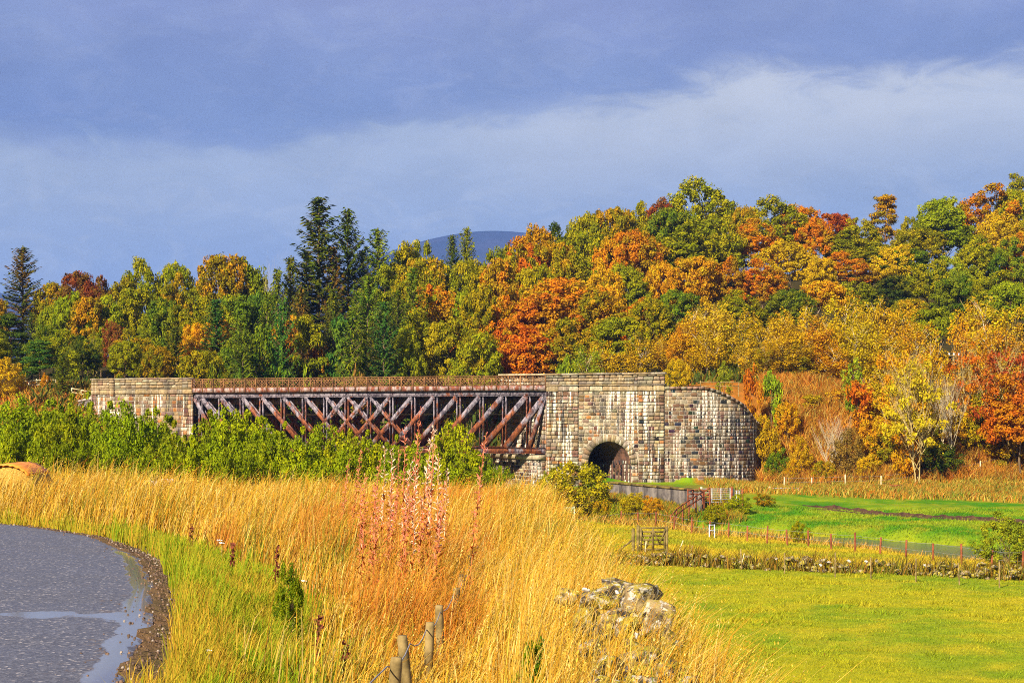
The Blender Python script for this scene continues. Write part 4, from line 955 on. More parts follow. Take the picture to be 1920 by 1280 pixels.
FOREST = [  # u, v of the top, width in pixels, kind, colour
 (42, 470, 110, 'spruce', 'spruceb'), (95, 532, 70, 'broad', 'bronze'), (143, 514, 56, 'broad', 'redbrown'), (183, 522, 48, 'broad', 'redbrown'), (222, 520, 66, 'broad', 'olive'), (268, 488, 92, 'broad', 'olive'),
 (322, 495, 40, 'broad', 'olive'), (330, 514, 62, 'broad', 'bronze'), (372, 538, 66, 'broad', 'ygreen'), (425, 484, 80, 'broad', 'bronze'), (468, 492, 40, 'broad', 'olive'), (502, 480, 44, 'bare', 'bare'),
 (545, 490, 90, 'spruce', 'spruceg'), (625, 470, 96, 'spruce', 'spruceb'), (680, 476, 90, 'spruce', 'spruceg'), (575, 478, 90, 'spruce', 'spruceb'), (745, 478, 84, 'spruce', 'green'), (520, 515, 80, 'spruce', 'green'), (597, 379, 156, 'spruce', 'spruceg'), (652, 400, 124, 'spruce', 'spruceg'), (708, 437, 116, 'spruce', 'green'), (762, 462, 46, 'broad', 'olive'), (785, 456, 56, 'broad', 'olive'), (848, 447, 62, 'spruce', 'dgreen'), (875, 434, 80, 'spruce', 'green'),
 (135, 552, 70, 'broad', 'ygreen'), (190, 560, 80, 'broad', 'ygreen'), (60, 590, 60, 'spruce', 'spruceg'), (20, 590, 70, 'pine', 'dgreen'), (100, 575, 60, 'broad', 'ygreen'), (255, 545, 80, 'broad', 'olive'), (300, 565, 80, 'broad', 'ygreen'), (345, 575, 60, 'broad', 'olive'),
 (175, 620, 46, 'birch', 'ygreen'), (85, 612, 80, 'broad', 'green'), (128, 655, 56, 'young', 'ygreen'), (75, 640, 66, 'pine', 'bgreen'), (215, 605, 54, 'broad', 'redbrown'), (255, 620, 80, 'broad', 'bronze'), (235, 640, 70, 'broad', 'ygreen'), (330, 615, 70, 'spruce', 'spruceg'),
 (365, 610, 60, 'broad', 'amber'), (395, 575, 60, 'pine', 'olive'), (450, 560, 110, 'pine', 'green'), (410, 600, 60, 'broad', 'amber'), (485, 555, 70, 'pine', 'bgreen'), (505, 560, 60, 'pine', 'green'), (440, 620, 60, 'broad', 'green'), (500, 620, 90, 'broad', 'green'), (560, 560, 110, 'spruce', 'spruceb'),
 (575, 600, 90, 'pine', 'olive'), (625, 560, 80, 'spruce', 'spruceg'), (640, 600, 70, 'pine', 'bgreen'), (690, 540, 90, 'pine', 'green'), (720, 500, 60, 'pine', 'ygreen'), (670, 620, 60, 'pine', 'dgreen'), (745, 560, 70, 'pine', 'dgreen'), (745, 530, 50, 'pine', 'olive'), (700, 610, 70, 'spruce', 'spruceg'), (540, 590, 56, 'broad', 'amber'),
 (835, 500, 84, 'broad', 'olive'), (880, 490, 50, 'broad', 'olive'), (800, 490, 50, 'broad', 'bronze'), (825, 540, 110, 'broad', 'orange'), (780, 585, 110, 'broad', 'olive'), (760, 620, 90, 'broad', 'ygreen'), (840, 600, 110, 'broad', 'olive'), (885, 630, 110, 'broad', 'ygreen'), (880, 550, 80, 'broad', 'ygreen'),
 (938, 490, 80, 'broad', 'orange'), (965, 455, 60, 'broad', 'bronze'), (1000, 448, 96, 'broad', 'dorange'), (950, 535, 110, 'broad', 'orange'), (1015, 428, 46, 'broad', 'bronze'), (1055, 425, 50, 'broad', 'dgreen'), (1098, 404, 74, 'broad', 'olive'), (1145, 396, 60, 'broad', 'bronze'), (1188, 384, 70, 'broad', 'olive'), (1228, 374, 50, 'broad', 'redbrown'),
 (1310, 339, 150, 'broad', 'olive'), (1250, 392, 120, 'broad', 'green'), (1185, 412, 80, 'broad', 'olive'), (1187, 437, 110, 'broad', 'orange'), (1100, 440, 100, 'broad', 'olive'), (1070, 470, 90, 'broad', 'olive'), (1290, 418, 120, 'broad', 'olive'), (1345, 404, 110, 'broad', 'olive'), (1000, 500, 90, 'broad', 'olive'), (930, 560, 80, 'broad', 'orange'),
 (1065, 525, 190, 'broad', 'orange'), (1020, 555, 130, 'broad', 'dorange'), (1120, 545, 110, 'broad', 'bronze'), (985, 600, 110, 'broad', 'dorange'), (1060, 600, 130, 'broad', 'bronze'), (1175, 500, 100, 'broad', 'ygreen'), (1135, 490, 80, 'broad', 'gold'), (1240, 495, 70, 'broad', 'amber'), (1300, 485, 90, 'broad', 'amber'), (1355, 485, 90, 'broad', 'orange'), (1195, 560, 80, 'broad', 'dorange'),
 (1450, 372, 130, 'broad', 'olive'), (1490, 385, 90, 'broad', 'orange'), (1420, 410, 110, 'broad', 'orange'), (1395, 390, 60, 'broad', 'bronze'), (1568, 404, 90, 'broad', 'red'), (1660, 368, 70, 'pine', 'bronze'), (1615, 412, 80, 'broad', 'olive'), (1585, 430, 90, 'broad', 'olive'), (1705, 408, 50, 'broad', 'olive'), (1760, 374, 110, 'broad', 'ygreen'), (1840, 349, 130, 'broad', 'orange'), (1905, 330, 60, 'pine', 'olive'), (1905, 358, 90, 'broad', 'olive'),
 (1770, 395, 110, 'broad', 'ygreen'), (1870, 400, 90, 'broad', 'gold'), (1640, 450, 110, 'broad', 'olive'), (1570, 475, 120, 'broad', 'orange'), (1480, 455, 120, 'broad', 'gold'), (1430, 490, 110, 'broad', 'orange'), (1720, 430, 100, 'broad', 'olive'), (1690, 470, 90, 'broad', 'green'), (1740, 490, 90, 'broad', 'olive'), (1830, 440, 80, 'broad', 'olive'), (1900, 450, 100, 'broad', 'green'),
 (1265, 545, 90, 'broad', 'green'), (1390, 545, 100, 'broad', 'olive'), (1480, 545, 90, 'broad', 'green'), (1550, 530, 90, 'broad', 'amber'), (1610, 530, 90, 'broad', 'ygreen'), (1660, 520, 90, 'broad', 'dgreen'), (1780, 482, 92, 'broad', 'lime'), (1785, 520, 90, 'broad', 'green'), (1860, 510, 110, 'broad', 'olive'), (1895, 530, 90, 'broad', 'ygreen'),
 (1160, 598, 110, 'broad', 'ygreen'), (1200, 625, 80, 'birch', 'gold'), (1130, 640, 80, 'birch', 'gold'), (1100, 650, 60, 'birch', 'lime'), (1060, 665, 36, 'young', 'lime'), (1240, 628, 50, 'birch', 'amber'), (1300, 575, 80, 'birch', 'gold'), (1340, 565, 80, 'birch', 'yellow'), (1385, 580, 80, 'birch', 'gold'), (1280, 600, 70, 'birch', 'amber'), (1325, 620, 80, 'birch', 'gold'), (1375, 600, 70, 'broad', 'green'), (1350, 640, 50, 'broad', 'bgreen'), (1400, 640, 60, 'birch', 'gold'),
 (1430, 595, 70, 'birch', 'gold'), (1470, 580, 80, 'birch', 'gold'), (1510, 570, 80, 'birch', 'gold'), (1550, 590, 80, 'birch', 'amber'), (1585, 550, 80, 'birch', 'amber'), (1620, 570, 80, 'birch', 'gold'), (1650, 560, 80, 'birch', 'gold'), (1690, 580, 90, 'birch', 'gold'), (1720, 600, 80, 'birch', 'amber'), (1535, 605, 80, 'birch', 'amber'), (1600, 610, 90, 'birch', 'gold'), (1460, 620, 80, 'birch', 'gold'), (1660, 620, 80, 'birch', 'amber'),
 (1820, 560, 80, 'birch', 'amber'), (1850, 555, 90, 'birch', 'gold'), (1895, 575, 80, 'birch', 'amber'), (1860, 610, 90, 'birch', 'amber'), (1500, 640, 90, 'birch', 'bronze'), (1560, 645, 80, 'birch', 'amber'), (1435, 655, 60, 'birch', 'bronze'),
]
def forest():
    cov = np.zeros((90, 200), bool)                                           # cells of 10 px over u -40..1960, v 330..
    def mark(u, v, wd, kind):
        d = depth_of(u, v); tall = wd * (1.0 if kind in ('broad',) else 1.5)
        jj, ii_ = np.meshgrid(-40 + np.arange(200) * 10 + 5, 330 + np.arange(90) * 10 + 5)
        cov[((jj - u) / (wd * .5)) ** 2 + ((ii_ - v - tall * .5) / (tall * .5)) ** 2 < .9] = True
    L = [(u, v, wd, k, c, None) for (u, v, wd, k, c) in FOREST]
    for q in L: mark(*q[:4])
    r = np.random.default_rng(77)
    for i in range(90):
        for j in range(200):
            u, v = -40 + j * 10 + 5, 330 + i * 10 + 5
            if v > 668 or cov[i, j] or v < vsky(u) + 14 or (v > 600 and 1620 < u) or (u > 1400 and v > 640): continue
            if u < 760: c = r.choice(['olive', 'ygreen', 'green', 'bronze', 'dgreen', 'amber'], p=[.3, .2, .2, .12, .12, .06])
            elif u < 1250: c = r.choice(['olive', 'bronze', 'orange', 'ygreen', 'dgreen'], p=[.34, .3, .18, .1, .08])
            else: c = r.choice(['bronze', 'orange', 'olive', 'gold', 'ygreen', 'green'], p=[.24, .16, .28, .10, .14, .08])
            wd = r.uniform(60, 95); L.append((u, v - 4, wd, 'broad', str(c), None)); mark(u, v - 4, wd, 'broad')
    for (u, v, wd, k, c, _) in L:
        d = depth_of(u, v) + r.uniform(-2.5, 2.5); d = 162 + (672 - v) * .085 + r.uniform(-2, 2) if (k == 'birch' and u > 1240) else d; g = G(u, d); top = P(u, v, d).z; h = max(top - g.z, 4.0)
        width = wd / FPX * d
        if k == 'birch': width *= .95
        if k == 'broad': h = min(h, 21); width = max(width, h * .42)
        tree(k, g, h * 1.03, width * 1.12, c, 'trees on the wooded hillside', where_of(u, v), None, (u, v))
    print('forest trees', len(L))
forest()

# trees and shrubs nearer than the wood: u, v top, v foot or depth, width, kind, colour, label
NEAR = [
 (1720, 672, 139.5, 150, 'open', 'yellow', 'pale-stemmed yellow tree with several leaning trunks by the field fence', 0),
 (1690, 655, 146, 120, 'open', 'amber', 'amber leaved tree right behind the pale-stemmed yellow tree', 1),
 (1745, 620, 149, 90, 'birch', 'amber', 'tall thin orange birch rising behind the pale-stemmed yellow tree', 1),
 (1790, 690, 143, 90, 'bare', 'bare', 'pale leafless tree between yellow tree and the orange trees', 0),
 (1772, 700, 146, 60, 'bare', 'bare', 'smaller leafless tree close beside the yellow tree', 1),
 (1815, 640, 150, 110, 'open', 'dorange', 'orange tree with bare lower limbs left of the big red tree', 2),
 (1895, 645, 144, 150, 'open', 'red', 'big red-leaved tree at the right edge of the hillside foot', 1),
 (1912, 700, 142, 130, 'broad', 'dorange', 'low deep orange tree under the big red tree', 3),
 (1840, 760, 147, 90, 'bush', 'olive', 'dark olive bush under the orange trees at right', 1),
 (1760, 830, 142, 90, 'bush', 'dgreen', 'dark green bush right of the pale-stemmed yellow tree', 0),
 (1700, 790, 141.5, 80, 'bush', 'amber', 'amber bush left of the pale-stemmed yellow tree', 2),
 (1610, 710, 151, 70, 'young', 'dorange', 'small orange rowan on the bracken slope', 1),
 (1600, 668, 153, 42, 'young', 'lime', 'slim lime green sapling above the bracken slope', 2),
 (1640, 780, 145, 80, 'bush', 'amber', 'amber thicket low on the bracken slope', 0),
 (1590, 800, 143.5, 70, 'bush', 'pinkb', 'rusty brown thicket beside the grey twiggy shrub', 1),
 (1555, 778, 143, 70, 'bare', 'bare', 'grey twiggy leafless shrub on the bracken slope', 0),
 (1575, 770, 144.5, 50, 'bare', 'bare', 'smaller leafless shrub behind the grey twiggy one', 1),
 (1410, 682, 152, 52, 'young', 'dorange', 'small deep orange tree above end of the curved wing wall', 0),
 (1447, 692, 153, 44, 'young', 'lime', 'lime green sapling above end of the curved wing wall', 1),
 (1435, 775, 147.5, 60, 'bush', 'gold', 'golden shrub against the end of the curved wing wall', 1),
 (1455, 838, 143, 66, 'bush', 'green', 'dark green holly-like bush behind the white field gate', 2),
 (1358, 675, 152, 34, 'young', 'lime', 'thin lime green sapling behind the top of the wing wall', 2),
 (1478, 752, 152, 54, 'bush', 'amber', 'amber bush high on the bracken slope left side', 0),
 (1522, 738, 156, 50, 'young', 'gold', 'golden sapling at the top of the bracken slope', 1),
 (1500, 815, 146, 56, 'bush', 'gold', 'golden bush midway down the bracken slope', 1),
 (1480, 862, 142.5, 44, 'bush', 'amber', 'small amber bush right of the dark green holly-like bush', 2),
 (1545, 862, 142, 50, 'bush', 'bronze', 'bronze bush at the foot of the grey twiggy shrub', 0),
 (1625, 850, 142, 60, 'bush', 'gold', 'golden bush left of the pale tree foot by the fence', 2),
 (1568, 728, 157, 56, 'young', 'amber', 'amber sapling at the top right of the bracken slope', 0),
 (1660, 690, 151, 90, 'birch', 'gold', 'golden birch just left of the pale-stemmed yellow tree', 0),
 (1630, 700, 154, 76, 'birch', 'amber', 'amber birch at the right edge of the bracken slope', 1),
 (1700, 668, 156, 90, 'birch', 'gold', 'tall golden birch behind the pale-stemmed yellow tree', 2),
 (1735, 690, 152, 80, 'birch', 'bronze', 'bronze birch rising just right of the yellow tree top', 3),
 (1765, 668, 157, 84, 'birch', 'gold', 'golden birch left of the utility pole', 1),
 (1835, 672, 154, 90, 'birch', 'amber', 'amber birch right of the utility pole', 2),
 (1870, 655, 158, 90, 'birch', 'gold', 'golden birch behind the big red tree', 3),
 (1862, 730, 148, 110, 'bush', 'bronze', 'bronze thicket left of the big red tree', 0),
 (1800, 765, 148, 110, 'bush', 'amber', 'amber thicket under the utility pole', 1),
 (1745, 775, 147, 100, 'bush', 'bronze', 'bronze thicket behind the pale leafless trees', 2),
 (1670, 805, 144, 90, 'bush', 'bronze', 'bronze thicket at the foot of the golden birches', 0),
 (1900, 800, 144.5, 120, 'bush', 'bronze', 'bronze thicket at the far right below the red tree', 1),
 (1272, 672, 149.5, 52, 'bush', 'gold', 'golden shrub growing above the right end of the parapet', 0),
 (1080, 864, 125, 136, 'bush', 'ochre', 'round yellow-green bush in front of the tunnel arch', 0),
 (1025, 880, 130, 60, 'bush', 'olive', 'olive bush left of the round yellow bush by the pier', 1),
 (1888, 958, 76, 118, 'bush', 'lime', 'pale green willow on the river bank at the right edge', 2),
 (1497, 975, 91, 46, 'bush', 'olive', 'small olive bush on the bank behind the red fence posts', 2),
 (1155, 940, 117, 26, 'young', 'lime', 'thin yellow-green sapling in the rough ground before the retaining wall', 0),
 (1185, 922, 121, 60, 'bush', 'gold', 'low golden gorse bush just below the retaining wall', 1),
 (1225, 928, 119, 56, 'bush', 'amber', 'low orange-brown bush beside the top of the sloping handrail', 2),
 (1130, 935, 118, 50, 'bush', 'bronze', 'bronze weedy bush right of the round yellow bush', 0),
 (1385, 925, 117, 60, 'bush', 'olive', 'olive broom bush in front of the galvanised gate', 1),
 (1430, 928, 121, 56, 'bush', 'bronze', 'bronze broom bush left of the pale lone gate', 2),
 (1340, 945, 113, 46, 'bush', 'olive', 'small olive tussock bush right of the sloping handrail', 0),
 (403, 681, 167, 42, 'young', 'green', 'small bright green tree just above the lattice rail at left', 0),
 (448, 688, 167, 26, 'young', 'bgreen', 'little blue-green conifer-like sapling above the lattice rail', 1),
 (578, 678, 167, 34, 'young', 'lime', 'small yellow-green sapling above the middle of the lattice rail', 2),
 (672, 684, 167, 40, 'young', 'pinkb', 'rusty dead sapling behind the middle of the railing', 0),
 (10, 668, 168, 90, 'bush', 'gold', 'golden bush at the left edge above the alders', 1),
 (118, 662, 167, 60, 'spruce', 'green', 'young spruce beside the white fence at left', 1),
 (405, 560, 186, 110, 'spruce', 'bgreen', 'bright green spruce left of centre above the truss left end', 1),
 (530, 560, 182, 110, 'spruce', 'bgreen', 'bright green spruce in front of the leafless skyline tree', 2),
 (720, 565, 180, 116, 'spruce', 'bgreen', 'bright green spruce above the right part of the railing', 0),
 (775, 500, 196, 96, 'spruce', 'green', 'mid green spruce just left of the far blue hill', 1),
 (690, 515, 196, 120, 'spruce', 'green', 'broad green spruce right of the tall pair above the truss', 2),
 (625, 540, 188, 100, 'spruce', 'spruceg', 'dark spruce standing in front of the tallest spruce', 0),
 (565, 535, 190, 96, 'spruce', 'spruceb', 'brown-tipped spruce left of and below the tallest spruce', 1),
 (500, 545, 188, 96, 'spruce', 'green', 'green spruce below the leafless skyline tree', 2),
 (745, 545, 186, 90, 'spruce', 'spruceg', 'dark spruce between pines behind the truss middle', 0),
 (660, 580, 178, 90, 'spruce', 'green', 'low green spruce just above the railing middle', 1),
 (455, 590, 178, 80, 'spruce', 'green', 'low green spruce above the railing near its left end', 0),
 (85, 698, 168, 26, 'bush', 'amber', 'small amber shrub behind the white fence at left', 2),
]
for (u, v, d, wd, k, c, lab, var) in NEAR:
    g = G(u, d); tree(k, g, max(P(u, v, d).z - g.z, 1.0), wd / FPX * d, c, None, None, lab, None, var)
ALDERS = [(5, 752, 98), (45, 742, 88), (85, 748, 95), (118, 738, 80), (155, 733, 92), (200, 752, 86), (238, 750, 76), (280, 765, 84), (318, 788, 74), (355, 797, 80), (392, 768, 86), (432, 762, 78), (455, 770, 90), (492, 780, 74), (530, 790, 84), (570, 800, 78), (612, 792, 86), (655, 806, 76), (700, 806, 84), (745, 815, 76), (790, 812, 84), (850, 790, 80),
          (25, 800, 66), (95, 795, 64), (165, 800, 66), (240, 805, 64), (310, 830, 62), (375, 825, 66), (440, 815, 64), (505, 830, 66), (575, 838, 62), (640, 842, 64), (820, 850, 64), (885, 850, 78), (925, 862, 100), (720, 845, 62)]
for i, (u, v, d) in enumerate(ALDERS):
    g = G(u, d); h = P(u, v, d).z - g.z; wpx = 100 if v < 792 else 96
    if u > 900: wpx = 60
    tree('alder', g, h, wpx / FPX * d * 1.32, 'alderg' if (u > 330 and i % 3 != 1) else 'alder', 'alders along the river', None, None, (u, v))
def ordn(k): return ['first', 'second', 'third', 'fourth', 'fifth', 'sixth', 'seventh', 'eighth', 'ninth', 'tenth', 'eleventh', 'twelfth', 'thirteenth', 'fourteenth', 'fifteenth', 'sixteenth', 'seventeenth', 'eighteenth', 'nineteenth', 'twentieth'][k]
al = sorted([q for q in ALLT if q[2] == 'alder' and q[5] is None], key=lambda q: q[4][0])
tallr = [q for q in al if q[4][1] < 818]; lowr = [q for q in al if q[4][1] >= 818]
def numw(k): return ordn(k) if k < 20 else ['twenty-first', 'twenty-second', 'twenty-third', 'twenty-fourth', 'twenty-fifth', 'twenty-sixth', 'twenty-seventh', 'twenty-eighth', 'twenty-ninth', 'thirtieth'][k - 20]
for k, q in enumerate(tallr): q[5] = f'{q[1]} alder in front of the bridge, {numw(k)} from the left in the tall row'
for k, q in enumerate(lowr): q[5] = f'{q[1]} low alder behind the dry grass, {numw(k)} from the left in the short row'
byk = {}
for q in ALLT:
    if q[5] is None: byk.setdefault((q[1], q[2], q[3]), []).append(q)
for (c, kn, wh), qs in byk.items():
    qs.sort(key=lambda q: q[4][0])
    for k, q in enumerate(qs):
        q[5] = f'{c} {kn} {wh}' + (f', {ordn(k)} from left' if len(qs) > 1 else '')
for q in ALLT: q[0]['label'] = q[5]

# ------------------------------------------------------------------ walls, fences, gates
def retaining_wall():
    a, b_ = P(1138, 902, 135), P(1311, 917, 119); rt = root('retaining_wall', (a.x, a.y, a.z - 1.6), 'long dark grey retaining wall with mossy coping below the arch', 'wall')
    d = np.array([b_.x - a.x, b_.y - a.y]); L = np.linalg.norm(d); d /= L; n = np.array([-d[1], d[0]]); n = n if n[1] > 0 else -n
    k = 7
    for i in range(k):
        p0, p1 = np.array([a.x, a.y]) + d * L * i / k, np.array([a.x, a.y]) + d * (L * (i + 1) / k - .02); z0, z1 = lerp(a.z, b_.z, i / k), lerp(a.z, b_.z, (i + 1) / k)
        mb = MB(); mb.hexa([v3(p0, -6), v3(p1, -6), v3(p1 + n * .5, -6), v3(p0 + n * .5, -6), v3(p0, z0 - .15), v3(p1, z1 - .15), v3(p1 + n * .5, z1 - .15), v3(p0 + n * .5, z0 - .15)]); wpart(add('wall_panel', mb.mesh('wall_panel', M_CONC)), rt)
        q0, q1 = p0 - n * .07, p1 - n * .07
        mb = MB(); mb.hexa([v3(q0, z0 - .146), v3(q1, z1 - .146), v3(q1 + n * .64, z1 - .146), v3(q0 + n * .64, z0 - .146), v3(q0 + n * .05, z0), v3(q1 + n * .05, z1), v3(q1 + n * .6, z1), v3(q0 + n * .6, z0)]); wpart(add('coping_stone', mb.mesh('coping', M_MOSS)), rt)
retaining_wall()

def post_mesh(h, w_, mat, top=.0, seed=0, n=6, lean=(0, 0)):
    mb = MB(); mb.tube([(0, 0, -.35), (lean[0] * h * .5, lean[1] * h * .5, h * .5), (lean[0] * h, lean[1] * h, h)], [w_, w_ * .97, w_ * .93], n); return mb.mesh('post', mat)
def fence(name, label, pts, h, w_, mat, wires=(), wmat=None, rails=(), cat='fence', hv=.08, railw=.09, wr=.006):
    rt = root(name, pts[0], label, cat); meshes = [post_mesh(h * q, w_, mat, lean=(rng.normal(0, .02), rng.normal(0, .02))) for q in (1, 1 - hv, 1 + hv, 1 - hv / 2)]
    for k, p in enumerate(pts):
        o = add('post', meshes[k % 4], rt); o.location = Vector(p) - rt.location; o.rotation_euler = (rng.normal(0, .03), rng.normal(0, .03), rng.uniform(0, 6))
    for zz in wires:
        mb = MB(); q = []
        for a, b_ in zip(pts[:-1], pts[1:]):
            for f in (0, .5): q.append(np.array(a) + (np.array(b_) - np.array(a)) * f + np.array([0, 0, zz * h - (.03 if f else 0)]))
        q.append(np.array(pts[-1]) + np.array([0, 0, zz * h])); mb.tube(q, wr, 4); wpart(add('wire', mb.mesh('wire', wmat or M_WIRE)), rt)
    for zz in rails:
        for a, b_ in zip(pts[:-1], pts[1:]):
            mb = MB(); a_ = np.array(a) + np.array([0, 0, zz * h]); c = np.array(b_) + np.array([0, 0, zz * h]); dd = np.array([c[1] - a_[1], -(c[0] - a_[0]), 0]); dd = dd / (np.linalg.norm(dd) + 1e-9)
            if dd[1] > 0: dd = -dd
            mb.bar(a_ + dd * (w_ * .8), c + dd * (w_ * .8), (0, 0, 1), railw, .035); wpart(add('rail', mb.mesh('rail', mat)), rt)
    return rt
def gpts(L, n=None):
    L = [np.array(q, float) for q in L]; out = []
    if n is None: out = [(q[0], q[1]) for q in L]
    else:
        seg = [0]; [seg.append(seg[-1] + np.linalg.norm(b_ - a)) for a, b_ in zip(L[:-1], L[1:])]
        for s in np.linspace(0, seg[-1], n): out.append((np.interp(s, seg, [q[0] for q in L]), np.interp(s, seg, [q[1] for q in L])))
    return [(x, y, H(x, y)) for x, y in out]
def pix(u, v, z):                                      # ground point seen at a pixel for a known level
    d = (EYE - z) / (v - YH) * FPX; return ((u - 960) / FPX * d, d)
fence('riverside_fence', 'row of red-brown fence posts along the river bank beyond the field', gpts([(1.0, 112), pix(1262, 992, -4.95), (12.6, 93), (16, 86.5), (20, 79.5), (24.5, 72), (29, 64)], 31), 0.95, .055, M_WOODR, (.5, .9))
fence('treeline_fence', 'pale posts of wire fence along the foot of the bracken bank', [tuple(G(u, d)) for u, d in ((1470, 139), (1522, 139.5), (1585, 139), (1652, 139), (1720, 141), (1789, 141.5), (1838, 143), (1892, 145), (1960, 147))], 1.15, .06, M_WOODP, (.3, .6, .92))
fence('field_fence', 'scattered thin old posts along the rubble wall', [tuple(G(u, d)) for u, d in ((1055, 79), (1110, 77.5), (1123, 76.5), (1297, 72.5), (1391, 70), (1471, 68), (1566, 66), (1633, 64.8), (1717, 63.5), (1799, 62.5), (1874, 61.5))], .95, .03, M_WOODG, ())
fence('embankment_fence', 'white rail fence above the left end of the bridge', [tuple(G(u, 168 + .02 * (170 - u)) + Vector((0, 0, .0))) for u in (40, 54, 69, 87, 104)], 1.15, .07, M_WOODP, (), None, (.55, .95))
fence('embankment_fence', 'short pale rail fence against the left abutment', [tuple(G(u, 166.5)) for u in (135, 152, 167, 178)], 1.2, .07, M_WOODP, (), None, (.3, .62, .95))
fence('embankment_fence', 'pale post and rail fence on top of the curved wing wall', [(lambda g: (g.x, g.y, 4.35))(G(u, 150.5)) for u in (1250, 1291, 1314, 1350, 1385)], 1.05, .05, M_WOODG, (), None, (.6, .95), railw=.06)
fence('stair_fence', 'red-brown timber rails beside the end of the retaining wall', [(lambda p: (p[0], p[1], -4.35))(((u - 960) / FPX * d, d)) for u, d in ((1290, 118.5), (1300, 119), (1312, 119.3), (1320, 117.5), (1331, 117))], 1.0, .06, M_WOODR, (), None, (.35, .62, .92))
fence('handrail', 'sloping red-brown handrail running down the river bank', [(P(u, v, d).x, d, P(u, v, d).z - .9) for u, v, d in ((1258, 966, 112), (1268, 954, 113), (1280, 945, 114), (1292, 937, 115), (1305, 929, 116), (1318, 921, 117), (1331, 914, 117))], .95, .055, M_WOODR, (), None, (.55, .95), 'handrail', 0.0)

def metal_gate(u0, u1, vt, d, nb, label, h=1.1):
    a, b_ = G(u0, d), G(u1, d + .3); zt = P(u0, vt, d).z; z0 = zt - h; rt = root('field_gate', (a.x, a.y, z0), label, 'gate')
    A, B = np.array([a.x, a.y, 0]), np.array([b_.x, b_.y, 0])
    def tb(nm, p, q, r_): mb = MB(); mb.tube([p, q], r_, 6); wpart(add(nm, mb.mesh(nm, M_GALV)), rt)
    up = np.array([0, 0, 1.0])
    for k in range(nb): z = z0 + .06 + (h - .1) * (k / (nb - 1)) ** .85; tb('bar', A + up * z, B + up * z, .026)
    for f in (0.0, .33, .66, 1.0): tb('upright', A + (B - A) * f + up * z0, A + (B - A) * f + up * (zt), .03)
    for f, m in ((-.06, M_WOODP), (1.06, M_WOODR)):
        mb = MB(); p = A + (B - A) * f; mb.tube([p + up * (z0 - .6), p + up * (zt + .12)], .085, 7); wpart(add('gate_post', mb.mesh('gate_post', m)), rt)
metal_gate(1318, 1369, 915, 120, 7, 'galvanised metal field gate at the end of the retaining wall')
metal_gate(1376, 1391, 919, 120.6, 4, 'narrow metal gate right of the field gate by the retaining wall', .8)
metal_gate(1446, 1497, 914, 134, 6, 'pale galvanised field gate standing alone at the bracken slope foot')

def wooden_gate():
    d = 80.0; a, b_ = P(1201, 990, d), P(1247, 992, d); z0 = P(1201, 1030, d).z; g = min(z0, H(a.x, d)); rt = root('wooden_gate', (a.x, d, g), 'old five-barred wooden gate standing alone in the yellow field', 'gate')
    A, B = np.array([a.x, d, 0]), np.array([b_.x, d, 0]); up = np.array([0, 0, 1.0]); zt = a.z; hh = zt - g - .12
    def br(nm, p, q, wd, th=.05, m=M_WOODD): mb = MB(); mb.bar(p, q, np.cross(q - p, (0, 1, 0)), wd, th); wpart(add(nm, mb.mesh(nm, m)), rt)
    for k in range(6): z = g + .14 + hh * (k / 5) ** .9; br('bar', A + up * z, B + up * z, .085)
    y = np.array([0, -.05, 0])
    for f in (0.02, .5, .98): br('upright', A + (B - A) * f + up * (g + .1) + y, A + (B - A) * f + up * zt + y, .10)
    m_ = A + (B - A) * .5
    br('brace', A + (B - A) * .04 + up * (zt - .05) - y, A + (B - A) * .22 + up * (g + .2) - y, .07); br('brace', m_ + up * (zt - .05) - y, A + (B - A) * .24 + up * (g + .2) - y, .07)
    br('brace', m_ + up * (zt - .05) + y * 2, A + (B - A) * .76 + up * (g + .45) + y * 2, .07); br('brace', B + up * (zt - .05) + y * 2, A + (B - A) * .78 + up * (g + .45) + y * 2, .07)
    for f, t_ in ((-.10, .16), (1.06, .10), (-.30, .0)):
        mb = MB(); p = A + (B - A) * f; mb.tube([p + up * (g - .5), p + up * (zt + t_)], .085, 7); wpart(add('gate_post', mb.mesh('gate_post', M_WOODD)), rt)
    br('strut', A + (B - A) * -.34 + up * (g + .6), A + (B - A) * -.95 + up * (g + .02), .09)
wooden_gate()

def timber_frame():
    d = 137.0; g = G(1680, d); A, B = P(1668, 910, d), P(1693, 909, d); up = np.array([0, 0, 1.0]); rt = root('timber_frame', g, 'small red-brown timber hurdle with zigzag braces by the tree line', 'hurdle')
    A, B = np.array(A), np.array(B); zl = P(1680, 924, d).z
    def br(p, q, wd=.09): mb = MB(); mb.bar(p, q, np.cross(q - p, (0, 1, 0)), wd, .06); wpart(add('bar', mb.mesh('bar', M_WOODR)), rt)
    Al, Bl = np.array([A[0], d, zl]), np.array([B[0], d, zl]); M_, Ml = (A + B) / 2, (Al + Bl) / 2; y = np.array([0, -.07, 0])
    br(A, B); br(Al, Bl); br(M_ + y, Al + y); br(B + y, Ml + y); br(M_ - y, Ml - y)
    for p in (Al, Ml, Bl): mb = MB(); mb.bar(np.array([p[0], d + .07, H(p[0], d) - .3]), np.array([p[0], d + .07, A[2] if p is not Ml else zl]), (1, 0, 0), .09, .08); wpart(add('leg', mb.mesh('leg', M_WOODR)), rt)
timber_frame()
def post_thing(name, label, cat, g, h, r_, m, lean=0.0, n=7, group=None):
    rt = tag(add(name, MB().tube([(0, 0, -.3), (lean * h * .5, 0, h * .5), (lean * h, 0, h)], [r_, r_ * .97, r_ * .9], n).mesh(name, m)), label, cat, group); rt.location = g; return rt
post_thing('leaning_stake', 'white leaning stake right of the lone wooden gate', 'stake', G(1270, 77.5), .75, .028, M_WOODP, .38)
